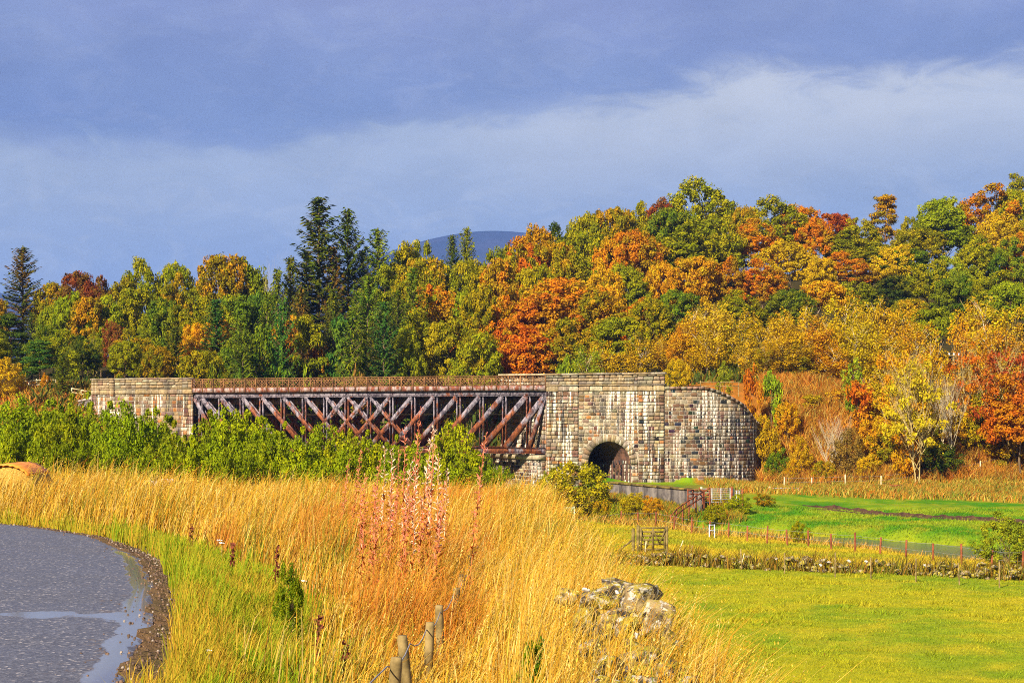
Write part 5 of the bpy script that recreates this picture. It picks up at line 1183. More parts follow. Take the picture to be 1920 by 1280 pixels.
post_thing('leaning_stake', 'short pale stake in front of the lone wooden gate', 'stake', G(1209, 79), .6, .03, M_WOODP, .12)
post_thing('leaning_stake', 'leaning pale stake on the rubble wall further right', 'stake', G(1389, 70.5), .7, .026, M_WOODP, .22)
def stile():
    d = 93.0; g = G(1330, d); rt = root('metal_stile', g, 'small white metal frame standing in the red fence posts', 'stile'); up = np.array([0, 0, 1.0]); A = np.array([*g]); dx = np.array([.30, 0, 0])
    for p in (A, A + dx): mb = MB(); mb.tube([p - up * .2, p + up * .78], .035, 6); wpart(add('upright', mb.mesh('upright', M_GALV)), rt)
    for z in (.42, .74): mb = MB(); mb.tube([A + up * z, A + dx + up * z], .03, 6); wpart(add('bar', mb.mesh('bar', M_GALV)), rt)
stile()
def mesh_fence():
    pts = [tuple(G(u, d)) for u, d in ((1004, 106), (1025, 105.4), (1050, 104.6), (1077, 104))]; rt = root('mesh_fence', pts[0], 'pale green mesh fence panels at the edge of field by the round bush', 'fence'); up = np.array([0, 0, 1.0])
    m, t, b, o = material('green_mesh'); b.inputs['Base Color'].default_value = (.22, .34, .26, 1)
    for a in pts: mb = MB(); mb.tube([np.array(a) - up * .3, np.array(a) + up * 1.0], .055, 6); wpart(add('post', mb.mesh('post', M_WOODP)), rt)
    for a, b_ in zip(pts[:-1], pts[1:]):
        a, b_ = np.array(a), np.array(b_); mb = MB()
        for k in range(9): mb.bar(a + up * (.1 + .1 * k), b_ + up * (.1 + .1 * k), up, .012, .012)
        for k in range(11): p = a + (b_ - a) * k / 10; mb.bar(p + up * .08, p + up * .92, b_ - a, .012, .012)
        wpart(add('mesh_panel', mb.mesh('mesh_panel', m)), rt)
        mb = MB(); mb.bar(a + up * .88, b_ + up * .88, up, .14, .012); wpart(add('top_band', mb.mesh('top_band', m)), rt)
mesh_fence()
def utility_pole():
    d = 158.0; g = G(1788, d); top = P(1788, 662, d).z; rt = root('utility_pole', g, 'thin wooden utility pole with short crossarm among the orange trees', 'pole'); up = np.array([0, 0, 1.0]); A = np.array([*g])
    mb = MB(); mb.tube([A - up * .5, A + up * (top - g.z)], [.13, .10], 8); wpart(add('pole', mb.mesh('pole', M_WOODG)), rt)
    z = top - g.z - .25; mb = MB(); mb.bar(A + up * z + np.array([-.55, -.13, 0]), A + up * z + np.array([.55, -.13, 0]), up, .10, .08); wpart(add('crossarm', mb.mesh('crossarm', M_WOODG)), rt)
    for x in (-.48, 0, .48): mb = MB(); mb.tube([A + up * (z + .05) + np.array([x, -.13, 0]), A + up * (z + .26) + np.array([x, -.13, 0])], [.05, .06], 6); wpart(add('insulator', mb.mesh('insulator', M_WHITE)), rt)
utility_pole()

# farm track: two worn ruts
TRK = [(1505, 124), (1580, 121.5), (1650, 118), (1720, 115), (1800, 112.5), (1930, 108), (2060, 104)]
TX = np.array([(u - 960) / FPX * d for u, d in TRK]); TY = np.array([d for u, d in TRK])
def track():
    for off, hh, lab in ((0, .24, 'dark earth lip of farm track crossing the green bank'), (2.2, .12, 'lower dark rut of farm track crossing the green bank')):
        V = []; F = []
        for k, f in enumerate(np.linspace(0, 1, 160)):
            x = np.interp(f, np.linspace(0, 1, len(TX)), TX); y = np.interp(x, TX, TY) - off + nz(k, 9, 55) * .5; z = H(x, y); q = hh * (1 + nz(k, 3, 90 + int(off)) * 1.1) * min(1, 8 * f + .15)
            V += [(x, y - .14, z - .06), (x, y, z + q), (x, y + .40, z + q * .8), (x, y + .9, z - .04)]
            if k: j = 4 * k; F += [(j - 4, j, j + 1, j - 3), (j - 3, j + 1, j + 2, j - 2), (j - 2, j + 2, j + 3, j - 1)]
        tag(add('track_rut', npmesh('track_rut', V, np.array(F), M_TRACK)), lab, kind='structure')
M_TRACK = simple('dark_earth', (0.035, 0.018, 0.012), (0.08, 0.04, 0.02), 3.0, 1.0)
track()

# orange sheet and white bales among the grass by the road
def hay_bale():
    d = 33.0; R0 = .62; c = P(12, 871, d); c = np.array([c.x, c.y + .7, c.z - R0]); rt = root('hay_bale', (c[0], c[1], H(c[0], c[1])), 'round hay bale under an orange plastic sheet at the left edge', 'bale')
    V = []; F = []; n = 40; r0 = np.random.default_rng(3); prof = [(-.70, .30), (-.70, .93), (-.62, 1.0), (.62, 1.0), (.70, .93), (.70, .3)]
    for (y, f) in prof:
        for k in range(n): a = 6.283 * k / n; q = f * R0 * (1 + r0.normal(0, .012)); V.append((c[0] + q * math.sin(a), c[1] + y, c[2] + q * math.cos(a)))
    for i in range(5):
        for k in range(n): F.append((i * n + k, i * n + (k + 1) % n, i * n + n + (k + 1) % n, i * n + n + k))
    wpart(add('body', npmesh('body', V, np.array(F), simple('hay', (.34, .19, .03), (.58, .36, .08), 30, .95, 40, .7, .03))), rt)
    V = []; F = []; m = 22
    for j, y in enumerate((-.76, -.72, -.3, .1, .5, .74)):
        for k in range(m + 1):
            a = lerp(-.86, .86, k / m); rr = R0 * 1.02 + .012 + .012 * math.sin(k * 2.3 + j) - (.03 if j == 0 else 0); V.append((c[0] + rr * math.sin(a), c[1] + y, c[2] + rr * math.cos(a)))
    for j in range(5):
        for k in range(m): q = j * (m + 1) + k; F.append((q, q + 1, q + m + 2, q + m + 1))
    o = add('cover_sheet', npmesh('cover_sheet', V, np.array(F), M_ORANGE)); wpart(o, rt); sm = o.modifiers.new('thickness', 'SOLIDIFY'); sm.thickness = .02
hay_bale()
def wrapped_bale(u, v, d, rad, ln, label):
    p = P(u, v, d); mb = MB(); r_ = np.random.default_rng(int(u)); n = 18; rings = []
    prof = [(-ln / 2, rad * .2), (-ln / 2, rad * .86), (-ln / 2 + .07, rad), (-ln / 6, rad * 1.01), (ln / 6, rad * 1.01), (ln / 2 - .07, rad), (ln / 2, rad * .86), (ln / 2, rad * .2)]
    V = []; F = []
    for (x, r0) in prof:
        for k in range(n): a = 6.283 * k / n; V.append((x, r0 * math.cos(a) * (1 + r_.normal(0, .012)), r0 * math.sin(a) * (1 + r_.normal(0, .012))))
    for i in range(len(prof) - 1):
        for k in range(n): F.append((i * n + k, i * n + (k + 1) % n, (i + 1) * n + (k + 1) % n, (i + 1) * n + k))
    o = add('wrapped_bale', npmesh('wrapped_bale', V, np.array(F), M_WHITE, smooth=True)); o.location = (p.x, p.y, p.z); o.rotation_euler = (0, 0, r_.uniform(-.3, .3)); tag(o, label, 'bale', 'white wrapped bales behind the roadside grass')
for q in ((283, 912, 50, 'left white plastic bundle glimpsed through the roadside grass'), (313, 909, 49.5, 'right white plastic bundle glimpsed through the roadside grass')):
    z = P(q[0], q[1], q[2]).z; wrapped_bale(q[0], q[1], q[2], .20, .50, q[3])

# ------------------------------------------------------------------ stones of tumbled walls
import bmesh
def rock_mesh(seed, mat, sub=3, flat=.7, rough=.18, cuts=9):
    """angular broken stone: hull of scattered points, softened edges, fine surface noise"""
    r = np.random.default_rng(seed); pts = unit(r.normal(size=(15, 3))) * r.uniform(.72, 1.0, (15, 1)); bm = bmesh.new()
    for p_ in pts: bm.verts.new(p_)
    res = bmesh.ops.convex_hull(bm, input=bm.verts[:]); bmesh.ops.delete(bm, geom=[v for v in bm.verts if not v.link_faces], context='VERTS')
    bmesh.ops.bevel(bm, geom=bm.edges[:], offset=.05, segments=2 if sub > 2 else 1, affect='EDGES', profile=.6, clamp_overlap=True)
    bmesh.ops.triangulate(bm, faces=bm.faces[:])
    if sub > 2: bmesh.ops.subdivide_edges(bm, edges=bm.edges[:], cuts=2, use_grid_fill=True); bmesh.ops.triangulate(bm, faces=bm.faces[:])
    bm.verts.ensure_lookup_table(); V = np.array([v.co[:] for v in bm.verts]); bm.verts.index_update(); F = np.array([[v.index for v in f.verts] for f in bm.faces]); bm.free()
    if sub > 2:
        n3 = fbm(V[:, 0] * 2.4 + seed, V[:, 1] * 2.4 + V[:, 2] * 2.1, seed, 3) - .5; n5 = fbm(V[:, 0] * 8 + seed, V[:, 1] * 8 + V[:, 2] * 6, seed + 5, 3) - .5
        V = V * (1 + n3[:, None] * .16 + n5[:, None] * .10)
    V = V / np.abs(V).max(0); V[:, 2] *= flat
    return npmesh('rock', V, F, mat, smooth=False)
def rock_material(name, lich=1.0, moss=1.0):
    m, t, b, o = material(name); p = t.pos(); g = t.new('ShaderNodeNewGeometry'); sz = t.new('ShaderNodeSeparateXYZ'); t.link(g.outputs['Normal'], sz.inputs[0])
    n1 = t.noise(p, 7.0, 6, .7); n2 = t.noise(p, 13.0, 5, .7, .5); n3 = t.noise(p, 4.6, 5, .68)
    c = t.mix(t.step(n1, .38, .62), (.035, .023, .014), (.30, .215, .10))
    c = t.mix(t.math('MULTIPLY', t.step(n3, .46, .56), .85 * moss), c, (.30, .235, .012)); c = t.mix(t.math('MULTIPLY', t.step(n2, .53, .60), .85 * lich), c, (.48, .44, .36))
    c = t.mix(t.math('MULTIPLY', t.step(t.noise(p, 8.5, 4, .7), .55, .61), .9), c, (.02, .016, .014))
    t.link(c, b.inputs['Base Color']); b.inputs['Roughness'].default_value = .92; bump(t, b, n2, .9, .03); return m
M_ROCK = rock_material('lichen_rock'); M_ROCKW = simple('white_quartz', (.46, .42, .37), (.64, .59, .53), 6, .8, 12, .5, .02)
M_RUB = rock_material('field_rubble', .8, 1.2)
def big_wall():
    base = G(1150, 12.5); rt = root('tumbled_stone_wall', base, 'tumbled mossy dry stone wall with lichened boulders at the roadside edge', 'wall')
    S = [  # u, v centre, depth, half width px, half height px, seed
     (1128, 1124, 13.2, 56, 34, 1), (1195, 1132, 12.6, 58, 44, 2), (1160, 1172, 12.2, 62, 38, 3), (1232, 1165, 12.1, 50, 48, 4), (1262, 1192, 11.7, 28, 40, 5), (1108, 1168, 12.7, 40, 34, 6), (1215, 1212, 11.5, 52, 36, 7),
     (1205, 1245, 10.6, 66, 38, 8), (1150, 1252, 10.2, 52, 36, 9), (1258, 1262, 10.3, 42, 34, 10), (1110, 1215, 11.2, 40, 26, 11), (1125, 1290, 9.5, 52, 36, 12), (1205, 1292, 9.6, 52, 34, 13), (1290, 1290, 9.9, 30, 26, 14), (1160, 1102, 14.2, 44, 20, 15), (1062, 1118, 14.4, 30, 20, 16)]
    for (u, v, d, hw, hh, sd_) in S:
        o = add('stone', rock_mesh(sd_, M_ROCK, 4, 1.0, .2), rt); p = P(u, v, d); o.location = p - rt.location; s = hw / FPX * d * .86; o.scale = (s, s * .8, hh / FPX * d * .88); o.rotation_euler = (rng.normal(0, .12), rng.normal(0, .15), rng.normal(0, .2))
    for (u, v, d, hw, hh, sd_) in ((1100, 1106, 12.7, 9, 5, 31), (1158, 1110, 12.2, 6, 4, 32), (1184, 1122, 11.9, 8, 4, 33), (1194, 1192, 11.2, 4, 8, 35)):
        o = add('white_stone', rock_mesh(sd_, M_ROCKW, 2, .8, .25, 6), rt); p = P(u, v, d); o.location = p - rt.location; s = hw / FPX * d; o.scale = (s, s, hh / FPX * d * 1.2); o.rotation_euler = (0, rng.normal(0, .3), rng.uniform(0, 6))
big_wall()
WALL_L = [(-6, 78.5), (3, 75.0), (10, 71), (17, 67), (24, 63.2), (33, 58.5)]
def rubble_wall():
    rt = root('field_wall', (3, 75, H(3, 75)), 'low overgrown rubble wall crossing the field', 'wall'); ms = [rock_mesh(60 + k, M_RUB if k % 4 else M_ROCKW, 2, .75, .22, 7) for k in range(8)]
    xs, ys = [q[0] for q in WALL_L], [q[1] for q in WALL_L]
    for k in range(290):
        f = rng.random(); x = lerp(2, 26, f); y = np.interp(x, xs, ys) + rng.normal(0, .28); z = H(x, y); tier = rng.random()
        o = add('stone', ms[int(rng.choice(8, p=[.03, .16, .16, .16, .02, .16, .16, .15]))], rt); s = rng.uniform(.10, .22); o.location = Vector((x, y - (.25 if tier < .5 else 0), z + tier * .55)) - rt.location; s = s * .6 if o.data.materials[0] == M_ROCKW else s; o.scale = (s, s * .8, s * .8); o.rotation_euler = (rng.normal(0, .3), rng.normal(0, .3), rng.uniform(0, 6))
rubble_wall()

# ------------------------------------------------------------------ roadside fence in the tall grass
NF = [(727, 1230, 9.4), (770, 1190, 10.9), (800, 1166, 12.4), (827, 1132, 14.0), (851, 1102, 15.8), (868, 1076, 17.6), (884, 1040, 21.0), (907, 979, 29.0), (918, 955, 35.0)]
def near_fence():
    p0 = P(*NF[0]); rt = root('roadside_fence', (p0.x, p0.y, H(p0.x, p0.y)), 'old timber post and wire fence leaning in the tall dry grass', 'fence'); tops = []
    for (u, v, d) in NF:
        p = P(u, v, d); g = H(p.x, p.y); h = p.z - g; w_ = .037; mb = MB(); r_ = np.random.default_rng(int(u)); ln = r_.normal(0, .03, 2); n = 9
        pts = [(0, 0, -.3), (ln[0] * .3, ln[1] * .3, h * .4), (ln[0], ln[1], h * .96), (ln[0], ln[1], h)]
        mb.tube(pts, [w_ * 1.05, w_, w_ * .98, w_ * .86], n); o = add('post', mb.mesh('post', M_WOODG)); wpart(o, rt); o.location = (p.x, p.y, g); tops.append(np.array([p.x, p.y - .06, p.z]))
    for k, dz in enumerate((-.05, -.42, -.75)):
        mb = MB(); q = []
        for a, b_ in zip(tops[:-1], tops[1:]):
            for f in (0, .25, .5, .75): q.append(a + (b_ - a) * f + np.array([0, 0, dz - .06 * math.sin(f * math.pi)]))
        q = [tops[0] + (tops[0] - tops[1]) * 1.5 + np.array([0, 0, dz])] + q + [tops[-1] + np.array([0, 0, dz])]
        mb.tube(q, .0045, 5); wpart(add('wire', mb.mesh('wire', M_WIRE)), rt)
near_fence()

# ------------------------------------------------------------------ grasses
def blades(name, x, y, h, wd, lean, col, label, cat='grass', z=None, curl=.35, seed=0, tipcol=None, head=None, lx=.22, seg=2):
    """one tapering bent blade per point; h, wd, lean arrays; all vectorised"""
    r = np.random.default_rng(seed + 1000); n = len(x); z = H(x, y) if z is None else z
    a = r.uniform(0, 6.283, n); dx = np.cos(a) * lean + lx * h * r.uniform(.2, 1.6, n); dy = np.sin(a) * lean
    fa = r.normal(0, .7, n); wx, wy = np.cos(fa) * wd, np.sin(fa) * wd
    B = np.stack([x, y, z - .02], 1); lvls = [(0, 0, 0, 1.0), (.40, .28, .42, .9), (.78, .68, .82, .62)] if seg == 2 else ([(0, 0, 0, 1.0), (.5, .4, .55, .85)] if seg == 1 else [(0, 0, 0, 1.15)]); K = 2 * len(lvls) + 1
    V = []
    for (t_, bx, bz, ww) in lvls:
        c = B + np.stack([dx * bx, dy * bx, h * bz], 1); s = np.stack([wx * ww, wy * ww, np.zeros(n)], 1); V += [c - s, c + s]
    tip = B + np.stack([dx * (1 + curl * .4), dy * (1 + curl * .4), h * (1.0 - curl * .25 * np.abs(dx) / (h + .01))], 1); V.append(tip)
    V = np.stack(V, 1)
    i0 = (np.arange(n) * K)[:, None]; Q = np.concatenate([i0 + np.array([2 * j, 2 * j + 1, 2 * j + 3, 2 * j + 2]) for j in range(seg)]) if seg else np.zeros((0, 4), int); T = i0 + np.array([K - 3, K - 2, K - 1])
    C = np.repeat(col[:, None, :], K, 1).copy()
    if tipcol is not None: C[:, K - 1] = tipcol
    V = V.reshape(-1, 3); C = C.reshape(-1, 3); Fs = [Q, T]
    if head is not None:                                # loose nodding seed heads on some stems
        k = np.where(r.random(n) < head)[0]; m = len(k); n0 = len(V); VV = []
        for j in range(5):
            f = j / 4; c = tip[k] + np.stack([dx[k] * .10 * f, dy[k] * .10 * f, -h[k] * (.17 * (1 - f)) + h[k] * .03], 1); L = (.018 + .03 * np.sin(math.pi * (f * .8 + .1)))[None] if False else .008 + .017 * math.sin(math.pi * (f * .8 + .1))
            sc = wd[k] / .0045; ax = r.normal(0, 1, (m, 3)); ax[:, 2] = np.abs(ax[:, 2]) * .6 + .5; ax = unit(ax) * (L * np.sqrt(sc))[:, None]; sd_ = unit(np.cross(ax, r.normal(size=(m, 3)))) * (wd[k] * 1.3)[:, None]
            VV.append(np.stack([c - ax * .4, c + sd_, c + ax, c - sd_], 1))
        VV = np.concatenate(VV).reshape(-1, 3); V = np.concatenate([V, VV]); Fs.append(n0 + np.arange(len(VV)).reshape(-1, 4)); C = np.concatenate([C, np.tile(np.repeat(col[k] * 1.08, 4, 0), (5, 1))])
    o = add(name, npmesh(name, V, Fs, M_BLADE, cols={'col': C})); tag(o, label, cat, kind='stuff'); return o
def tint(n, cols, p, r, var=.18):
    c = np.array(cols)[r.choice(len(cols), n, p=p)]; return np.clip(c * r.uniform(1 - var, 1 + var, (n, 1)) * r.normal(1, .05, (n, 3)), .003, .9)
STRAW = [(.60, .375, .050), (.53, .280, .020), (.43, .185, .010), (.67, .49, .14), (.31, .25, .012)]
def region(n, x0, x1, y0, y1, r, f): 
    x = r.uniform(x0, x1, n); y = r.uniform(y0, y1, n); m = f(x, y, r); return x[m], y[m]
def road_dist(x, y): de, s = poly_dist(x, y, ROAD); return np.where(s < 0, de, -1.0)
def verge_w(x, y): return 1.90 + 2.2 * (fbm(x / 1.3, y / 1.3, 31) - .5) + .05 * np.clip(y - 14, 0, 12)      # width of mown green strip
def tall_grass():
    r = np.random.default_rng(42); XX, YY = [], []
    for (n, y0, y1, x0, x1) in ((36000, 6.0, 9, -3.2, 2.2), (60000, 9, 16, -4, 2.2), (52000, 16, 26, -8, 2), (52000, 26, 37, -15, 1.8), (40000, 37, 44, -17, 1.6)):
        x, y = region(n, x0, x1, y0, y1, r, lambda x, y, r: (road_dist(x, y) > verge_w(x, y) + r.normal(0, .25, len(x))) & (x < edge_x(y) + .35 - .28 * (y < 15) + r.normal(0, .25, len(x))) & (np.abs(x) < y * .345 + .6)); XX.append(x); YY.append(y)
    x, y = np.concatenate(XX), np.concatenate(YY); n = len(x)
    pat = fbm(x / 1.1, y / 1.1, 51); big = fbm(x / 2.6 + 4, y / 2.6, 52); rd = road_dist(x, y)
    h = r.uniform(.52, 1.02, n) * (.78 + .45 * pat) * (.72 + .55 * big) * np.where(r.random(n) < .10, 1.3, 1.0) * lerp(.62, 1.0, sstep(0, .9, rd - verge_w(x, y)))
    h *= 1 - .36 * sstep(.25, .9, x - edge_x(y) + .55) * (y < 19)
    h *= lerp(1, .70, sstep(8.5, 5.5, y)); fx_ = np.interp(y, [q[2] for q in NF], [(q[0] - 960) / FPX * q[2] for q in NF]); h *= (1 - .16 * np.exp(-((x - fx_) / .45) ** 2) * (y < 19.5)) * (1 + .20 * sstep(-6, -11, x) * sstep(26, 32, y))
    wd = np.maximum(.0034, .00019 * y) * r.uniform(.7, 1.4, n)
    c = tint(n, STRAW, [.34, .28, .14, .16, .08], r, .34); red = fbm(x / .9 + 9, y / 2.2, 57)
    rm = sstep(.44, .58, red)[:, None] * ((x > -5) & (x < -.4) & (y > 13))[:, None] * .8; c = lerp(c, tint(n, [(.52, .14, .015), (.46, .20, .03)], [.5, .5], r), rm * (r.random((n, 1)) < .75))
    grn = sstep(.60, .74, fbm(x / .8 - 5, y / 1.2, 58))[:, None] * (r.random((n, 1)) < .45); c = lerp(c, tint(n, [(.20, .22, .015), (.12, .17, .015)], [.5, .5], r), grn)
    blades('tall_dry_grass', x, y, h, wd, h * r.uniform(.05, .32, n), c, 'tall straw coloured grass filling the roadside verge', z=None, head=.13, seed=3, lx=.24)
    # brown dead leaves and stalks lower down
    k = r.random(n) < .16; m = k.sum(); blades('dead_undergrowth', x[k] + r.normal(0, .05, m), y[k], r.uniform(.15, .5, m), np.maximum(.006, .0004 * y[k]), r.uniform(.05, .25, m), tint(m, [(.20, .08, .02), (.30, .14, .03), (.12, .10, .015)], [.4, .35, .25], r), 'low brown and green leaves under the tall grass', 'undergrowth', seed=4, seg=1)
    # taller stems standing over the stones and along the edge of the bank
    x = r.uniform(-.1, 1.5, 5200); y = r.uniform(8.2, 20, 5200); m = r.random(5200) < .35 + .65 * sstep(.46, .6, fbm(x / .5, y / .9, 59)); x, y = x[m], y[m]; n = len(x)
    blades('edge_grass', x, y, r.uniform(.75, 1.35, n) * (1 - .25 * sstep(1.0, 1.5, x)), np.maximum(.0030, .00018 * y) * r.uniform(.7, 1.3, n), r.uniform(.05, .35, n), tint(n, STRAW, [.40, .28, .08, .20, .04], r), 'loose tall straw stems among the tumbled stones', head=.3, seed=13, lx=.22)
tall_grass()
def verge_grass():
    r = np.random.default_rng(43); XX, YY = [], []
    for (n, y0, y1, x0, x1) in ((42000, 5, 12, -4, 0), (42000, 12, 20, -6, -.5), (40000, 20, 34, -13, -1), (12000, 27, 36, -16, -6)):
        x, y = region(n, x0, x1, y0, y1, r, lambda x, y, r: (road_dist(x, y) > .14 + .36 * fbm(x / .5, y / .5, 35) - .08 - .55 * sstep(.55, .75, fbm(x / 2.4 + 3, y / 2.4, 36)) * 0) & (road_dist(x, y) < verge_w(x, y) + .5 + r.normal(0, .2, len(x))) & (np.abs(x) < y * .345 + .6)); XX.append(x); YY.append(y)
    x, y = np.concatenate(XX), np.concatenate(YY); n = len(x); rd = road_dist(x, y); pat = fbm(x / .6, y / .6, 37)
    h = r.uniform(.10, .26, n) * (.7 + .7 * pat) * (1 + .5 * sstep(.9, .5, rd)) ; wd = np.maximum(.003, .00020 * y) * r.uniform(.7, 1.3, n)
    gr = sstep(.40, .66, pat + .10 * (rd - .9))[:, None]
    c = lerp(tint(n, [(.50, .31, .025), (.40, .21, .02), (.32, .28, .02)], [.45, .25, .3], r), tint(n, [(.16, .26, .008), (.27, .31, .010), (.37, .34, .014)], [.4, .35, .25], r), gr)
    blades('verge_grass', x, y, h, wd, r.uniform(.03, .14, n), c, 'short green and yellow grass between road and tall grass', seed=5, lx=.10)
verge_grass()
def field_grass():
    r = np.random.default_rng(44)
    def inview(x, y): return (x / y > -.02) & (x / y < .345)
    n0 = 270000; y = 30 * (122 / 30) ** (r.random(n0) ** .8); x = y * r.uniform(-.01, .35, n0); ed = x - edge_x(y); dr, sd_ = poly_dist(x, y, RIVER)
    wy = np.interp(x, [q[0] for q in WALL_L], [q[1] for q in WALL_L]); m = (ed > 1.2) & (dr > 3.6) & (np.abs(y - wy) > .5) & ~((x > TX[0]) & ((np.abs(y - np.interp(x, TX, TY)) < .5) | (np.abs(y + 2.2 - np.interp(x, TX, TY)) < .45))) & ~((sd_ < 0) & (y > 128)); x, y = x[m], y[m]; n = len(x)
    wy = wy[m]; dr = dr[m]; sd_ = sd_[m]
    near = y < wy; tus = sstep(.58, .72, fbm(x / 1.1, y / 1.1, 67)); h = np.where(near, r.uniform(.03, .08, n) * (1 + 1.6 * tus), r.uniform(.06, .20, n)); bank = (dr < 7.5) & (sd_ > 0); h = np.where(bank, r.uniform(.12, .42, n) * lerp(1.9, 1.0, sstep(16, 21, x)), h)
    c = gcol(x, y) * r.uniform(.72, 1.45, (n, 1)); c = np.where(bank[:, None], tint(n, [(.55, .36, .06), (.46, .22, .03), (.20, .19, .02)], [.45, .3, .25], r), c)
    st = sstep(.5, .62, fbm(x / 3.5, y / 1.2, 66))[:, None] * near[:, None] * .55; c = lerp(c, c * np.array([.50, .80, .8]), st)
    blades('field_grass', x, y, h, np.maximum(.006, .00022 * y) * r.uniform(.8, 1.5, n), h * r.uniform(.2, .9, n), np.clip(c, .004, .8), 'grazed yellow-green meadow grass', seed=6, lx=.2, seg=0)
field_grass()
def rough(name, label, n, x0, x1, y0, y1, f, cols, p, h0, h1, seed, cat='undergrowth', lx=.15, wmul=1.0):
    r = np.random.default_rng(seed); x, y = region(n, x0, x1, y0, y1, r, f); m = len(x); pat = fbm(x / 2, y / 2, seed)
    h = r.uniform(h0, h1, m) * (.55 + .9 * pat); C = tint(m, cols, p, r, .25); k = sstep(.35, .7, fbm(x / 1.5 + 3, y / 1.5, seed + 1))[:, None]; C = lerp(C, C * np.array([.62, .85, .9]), k * .7)
    return blades(name, x, y, h, np.maximum(.007, .00034 * y) * r.uniform(.8, 1.7, m) * wmul, h * r.uniform(.15, .8, m), C, label, cat, seed=seed, lx=lx, seg=1)
rough('wall_vegetation', 'brown weeds and grass overgrowing the rubble wall', 70000, 0, 28, 56, 80, lambda x, y, r: np.abs(y - np.interp(x, [q[0] for q in WALL_L], [q[1] for q in WALL_L])) < np.abs(r.normal(.15, .55, len(x))), [(.17, .105, .014), (.27, .135, .014), (.13, .13, .014), (.32, .22, .04)], [.3, .3, .22, .18], .45, 1.1, 91, lx=.1, wmul=.6)
rough('bracken', 'rusty bracken and dry grass covering the bank right of the wing wall', 66000, 20, 62, 140.5, 166, lambda x, y, r: (960 + FPX * x / y > 1425), [(.46, .17, .015), (.52, .24, .025), (.36, .10, .012), (.56, .34, .06)], [.34, .28, .2, .18], .5, 1.5, 92, lx=.05, wmul=.65)
rough('bank_weeds', 'orange and green weeds at the foot of the bracken bank', 60000, 17, 55, 130, 142, lambda x, y, r: r.random(len(x)) < sstep(131, 138, y + r.normal(0, 1.5, len(x))), [(.40, .24, .02), (.46, .16, .015), (.16, .20, .015), (.52, .36, .06)], [.3, .25, .2, .25], .2, .75, 93, wmul=.6)
rough('riverbank_weeds', 'tangled weeds and bushes of gorse below the retaining wall', 90000, 3.0, 24, 112, 138, lambda x, y, r: (y < 137.2 - 1.1 * (x - 6)) & (x < 12.5 + r.normal(0, .8, len(x))) | (x > 14.6) & (x < 16.5) & (r.random(len(x)) < .35) & (y < 126), [(.30, .24, .015), (.44, .25, .02), (.14, .16, .015), (.42, .14, .015)], [.32, .28, .25, .15], .2, .75, 94, wmul=.55)
rough('embankment_weeds', 'dry orange grass on the embankment left of the bridge', 16000, -62, -38, 156, 172, lambda x, y, r: (960 + FPX * x / y < 185), [(.52, .20, .02), (.52, .32, .04), (.50, .10, .02), (.30, .26, .03)], [.35, .3, .15, .2], .4, 1.1, 95)
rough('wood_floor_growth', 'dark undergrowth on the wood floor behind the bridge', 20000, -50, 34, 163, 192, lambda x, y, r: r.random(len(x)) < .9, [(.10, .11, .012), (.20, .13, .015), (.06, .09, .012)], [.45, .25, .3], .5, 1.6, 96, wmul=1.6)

# ------------------------------------------------------------------ willowherb gone to seed
def willowherb_meshes():
    out = []
    for s_ in range(4):
        r = np.random.default_rng(1200 + s_); mb = MB(); bend = r.uniform(-.05, .12); st = lambda q: np.array([bend * q * q, 0.02 * math.sin(q * 3 + s_), q])
        mb.tube([st(q) for q in np.linspace(-.02, 1, 7)], [.0045, .0042, .004, .0035, .003, .002, .0012], 5); stem = mb.mesh('stem', None, True)
        V = []; F = []; n = 0; VV = []; FF = []; k2 = 0
        for q in np.linspace(.16, .72, 60):             # dry willow-like leaves
            a = r.uniform(0, 6.28); d = np.array([math.cos(a), math.sin(a), r.uniform(-.6, .5)]); L = r.uniform(.06, .13) * (1.15 - q * .5); side = unit(np.cross(d, (0, 0, 1))) * .010; b0 = st(q)
            V += [b0, b0 + d * L * .5 + side, b0 + d * L, b0 + d * L * .5 - side]; F.append((n, n + 1, n + 2, n + 3)); n += 4
        for q in np.linspace(.50, 1.0, 62):             # split curling pods with silky seed
            a = r.uniform(0, 6.28); L = r.uniform(.018, .062) * (1.35 - q * .75); d = unit(np.array([math.cos(a), math.sin(a), r.uniform(.1, 1.1)])); b0 = st(q)
            for w_ in range(2):
                side = unit(r.normal(size=3)) * .0046; e = b0 + d * L + r.normal(0, .009, 3)
                VV += [b0, b0 + d * L * .55 + side, e, b0 + d * L * .55 - side]; FF.append((k2, k2 + 1, k2 + 2, k2 + 3)); k2 += 4
        out.append((stem, npmesh('leaf_sprays', V, np.array(F)), npmesh('seed_plume', VV, np.array(FF))))
    return out
WH = willowherb_meshes()
M_STEM = simple('willowherb_stem', (.42, .10, .03), (.58, .24, .06), 8, .8); M_WLEAF = simple('willowherb_leaf', (.55, .10, .02), (.60, .26, .04), 14, .8)
M_SEEDP = simple('pink_seed_plume', (.52, .10, .06), (.68, .27, .18), 25, .9); M_SEEDW = simple('white_seed_plume', (.66, .40, .26), (.80, .62, .50), 25, .9)
for st_, lf, sd_ in WH: st_.materials.append(M_STEM); lf.materials.append(M_WLEAF); sd_.materials.append(None)
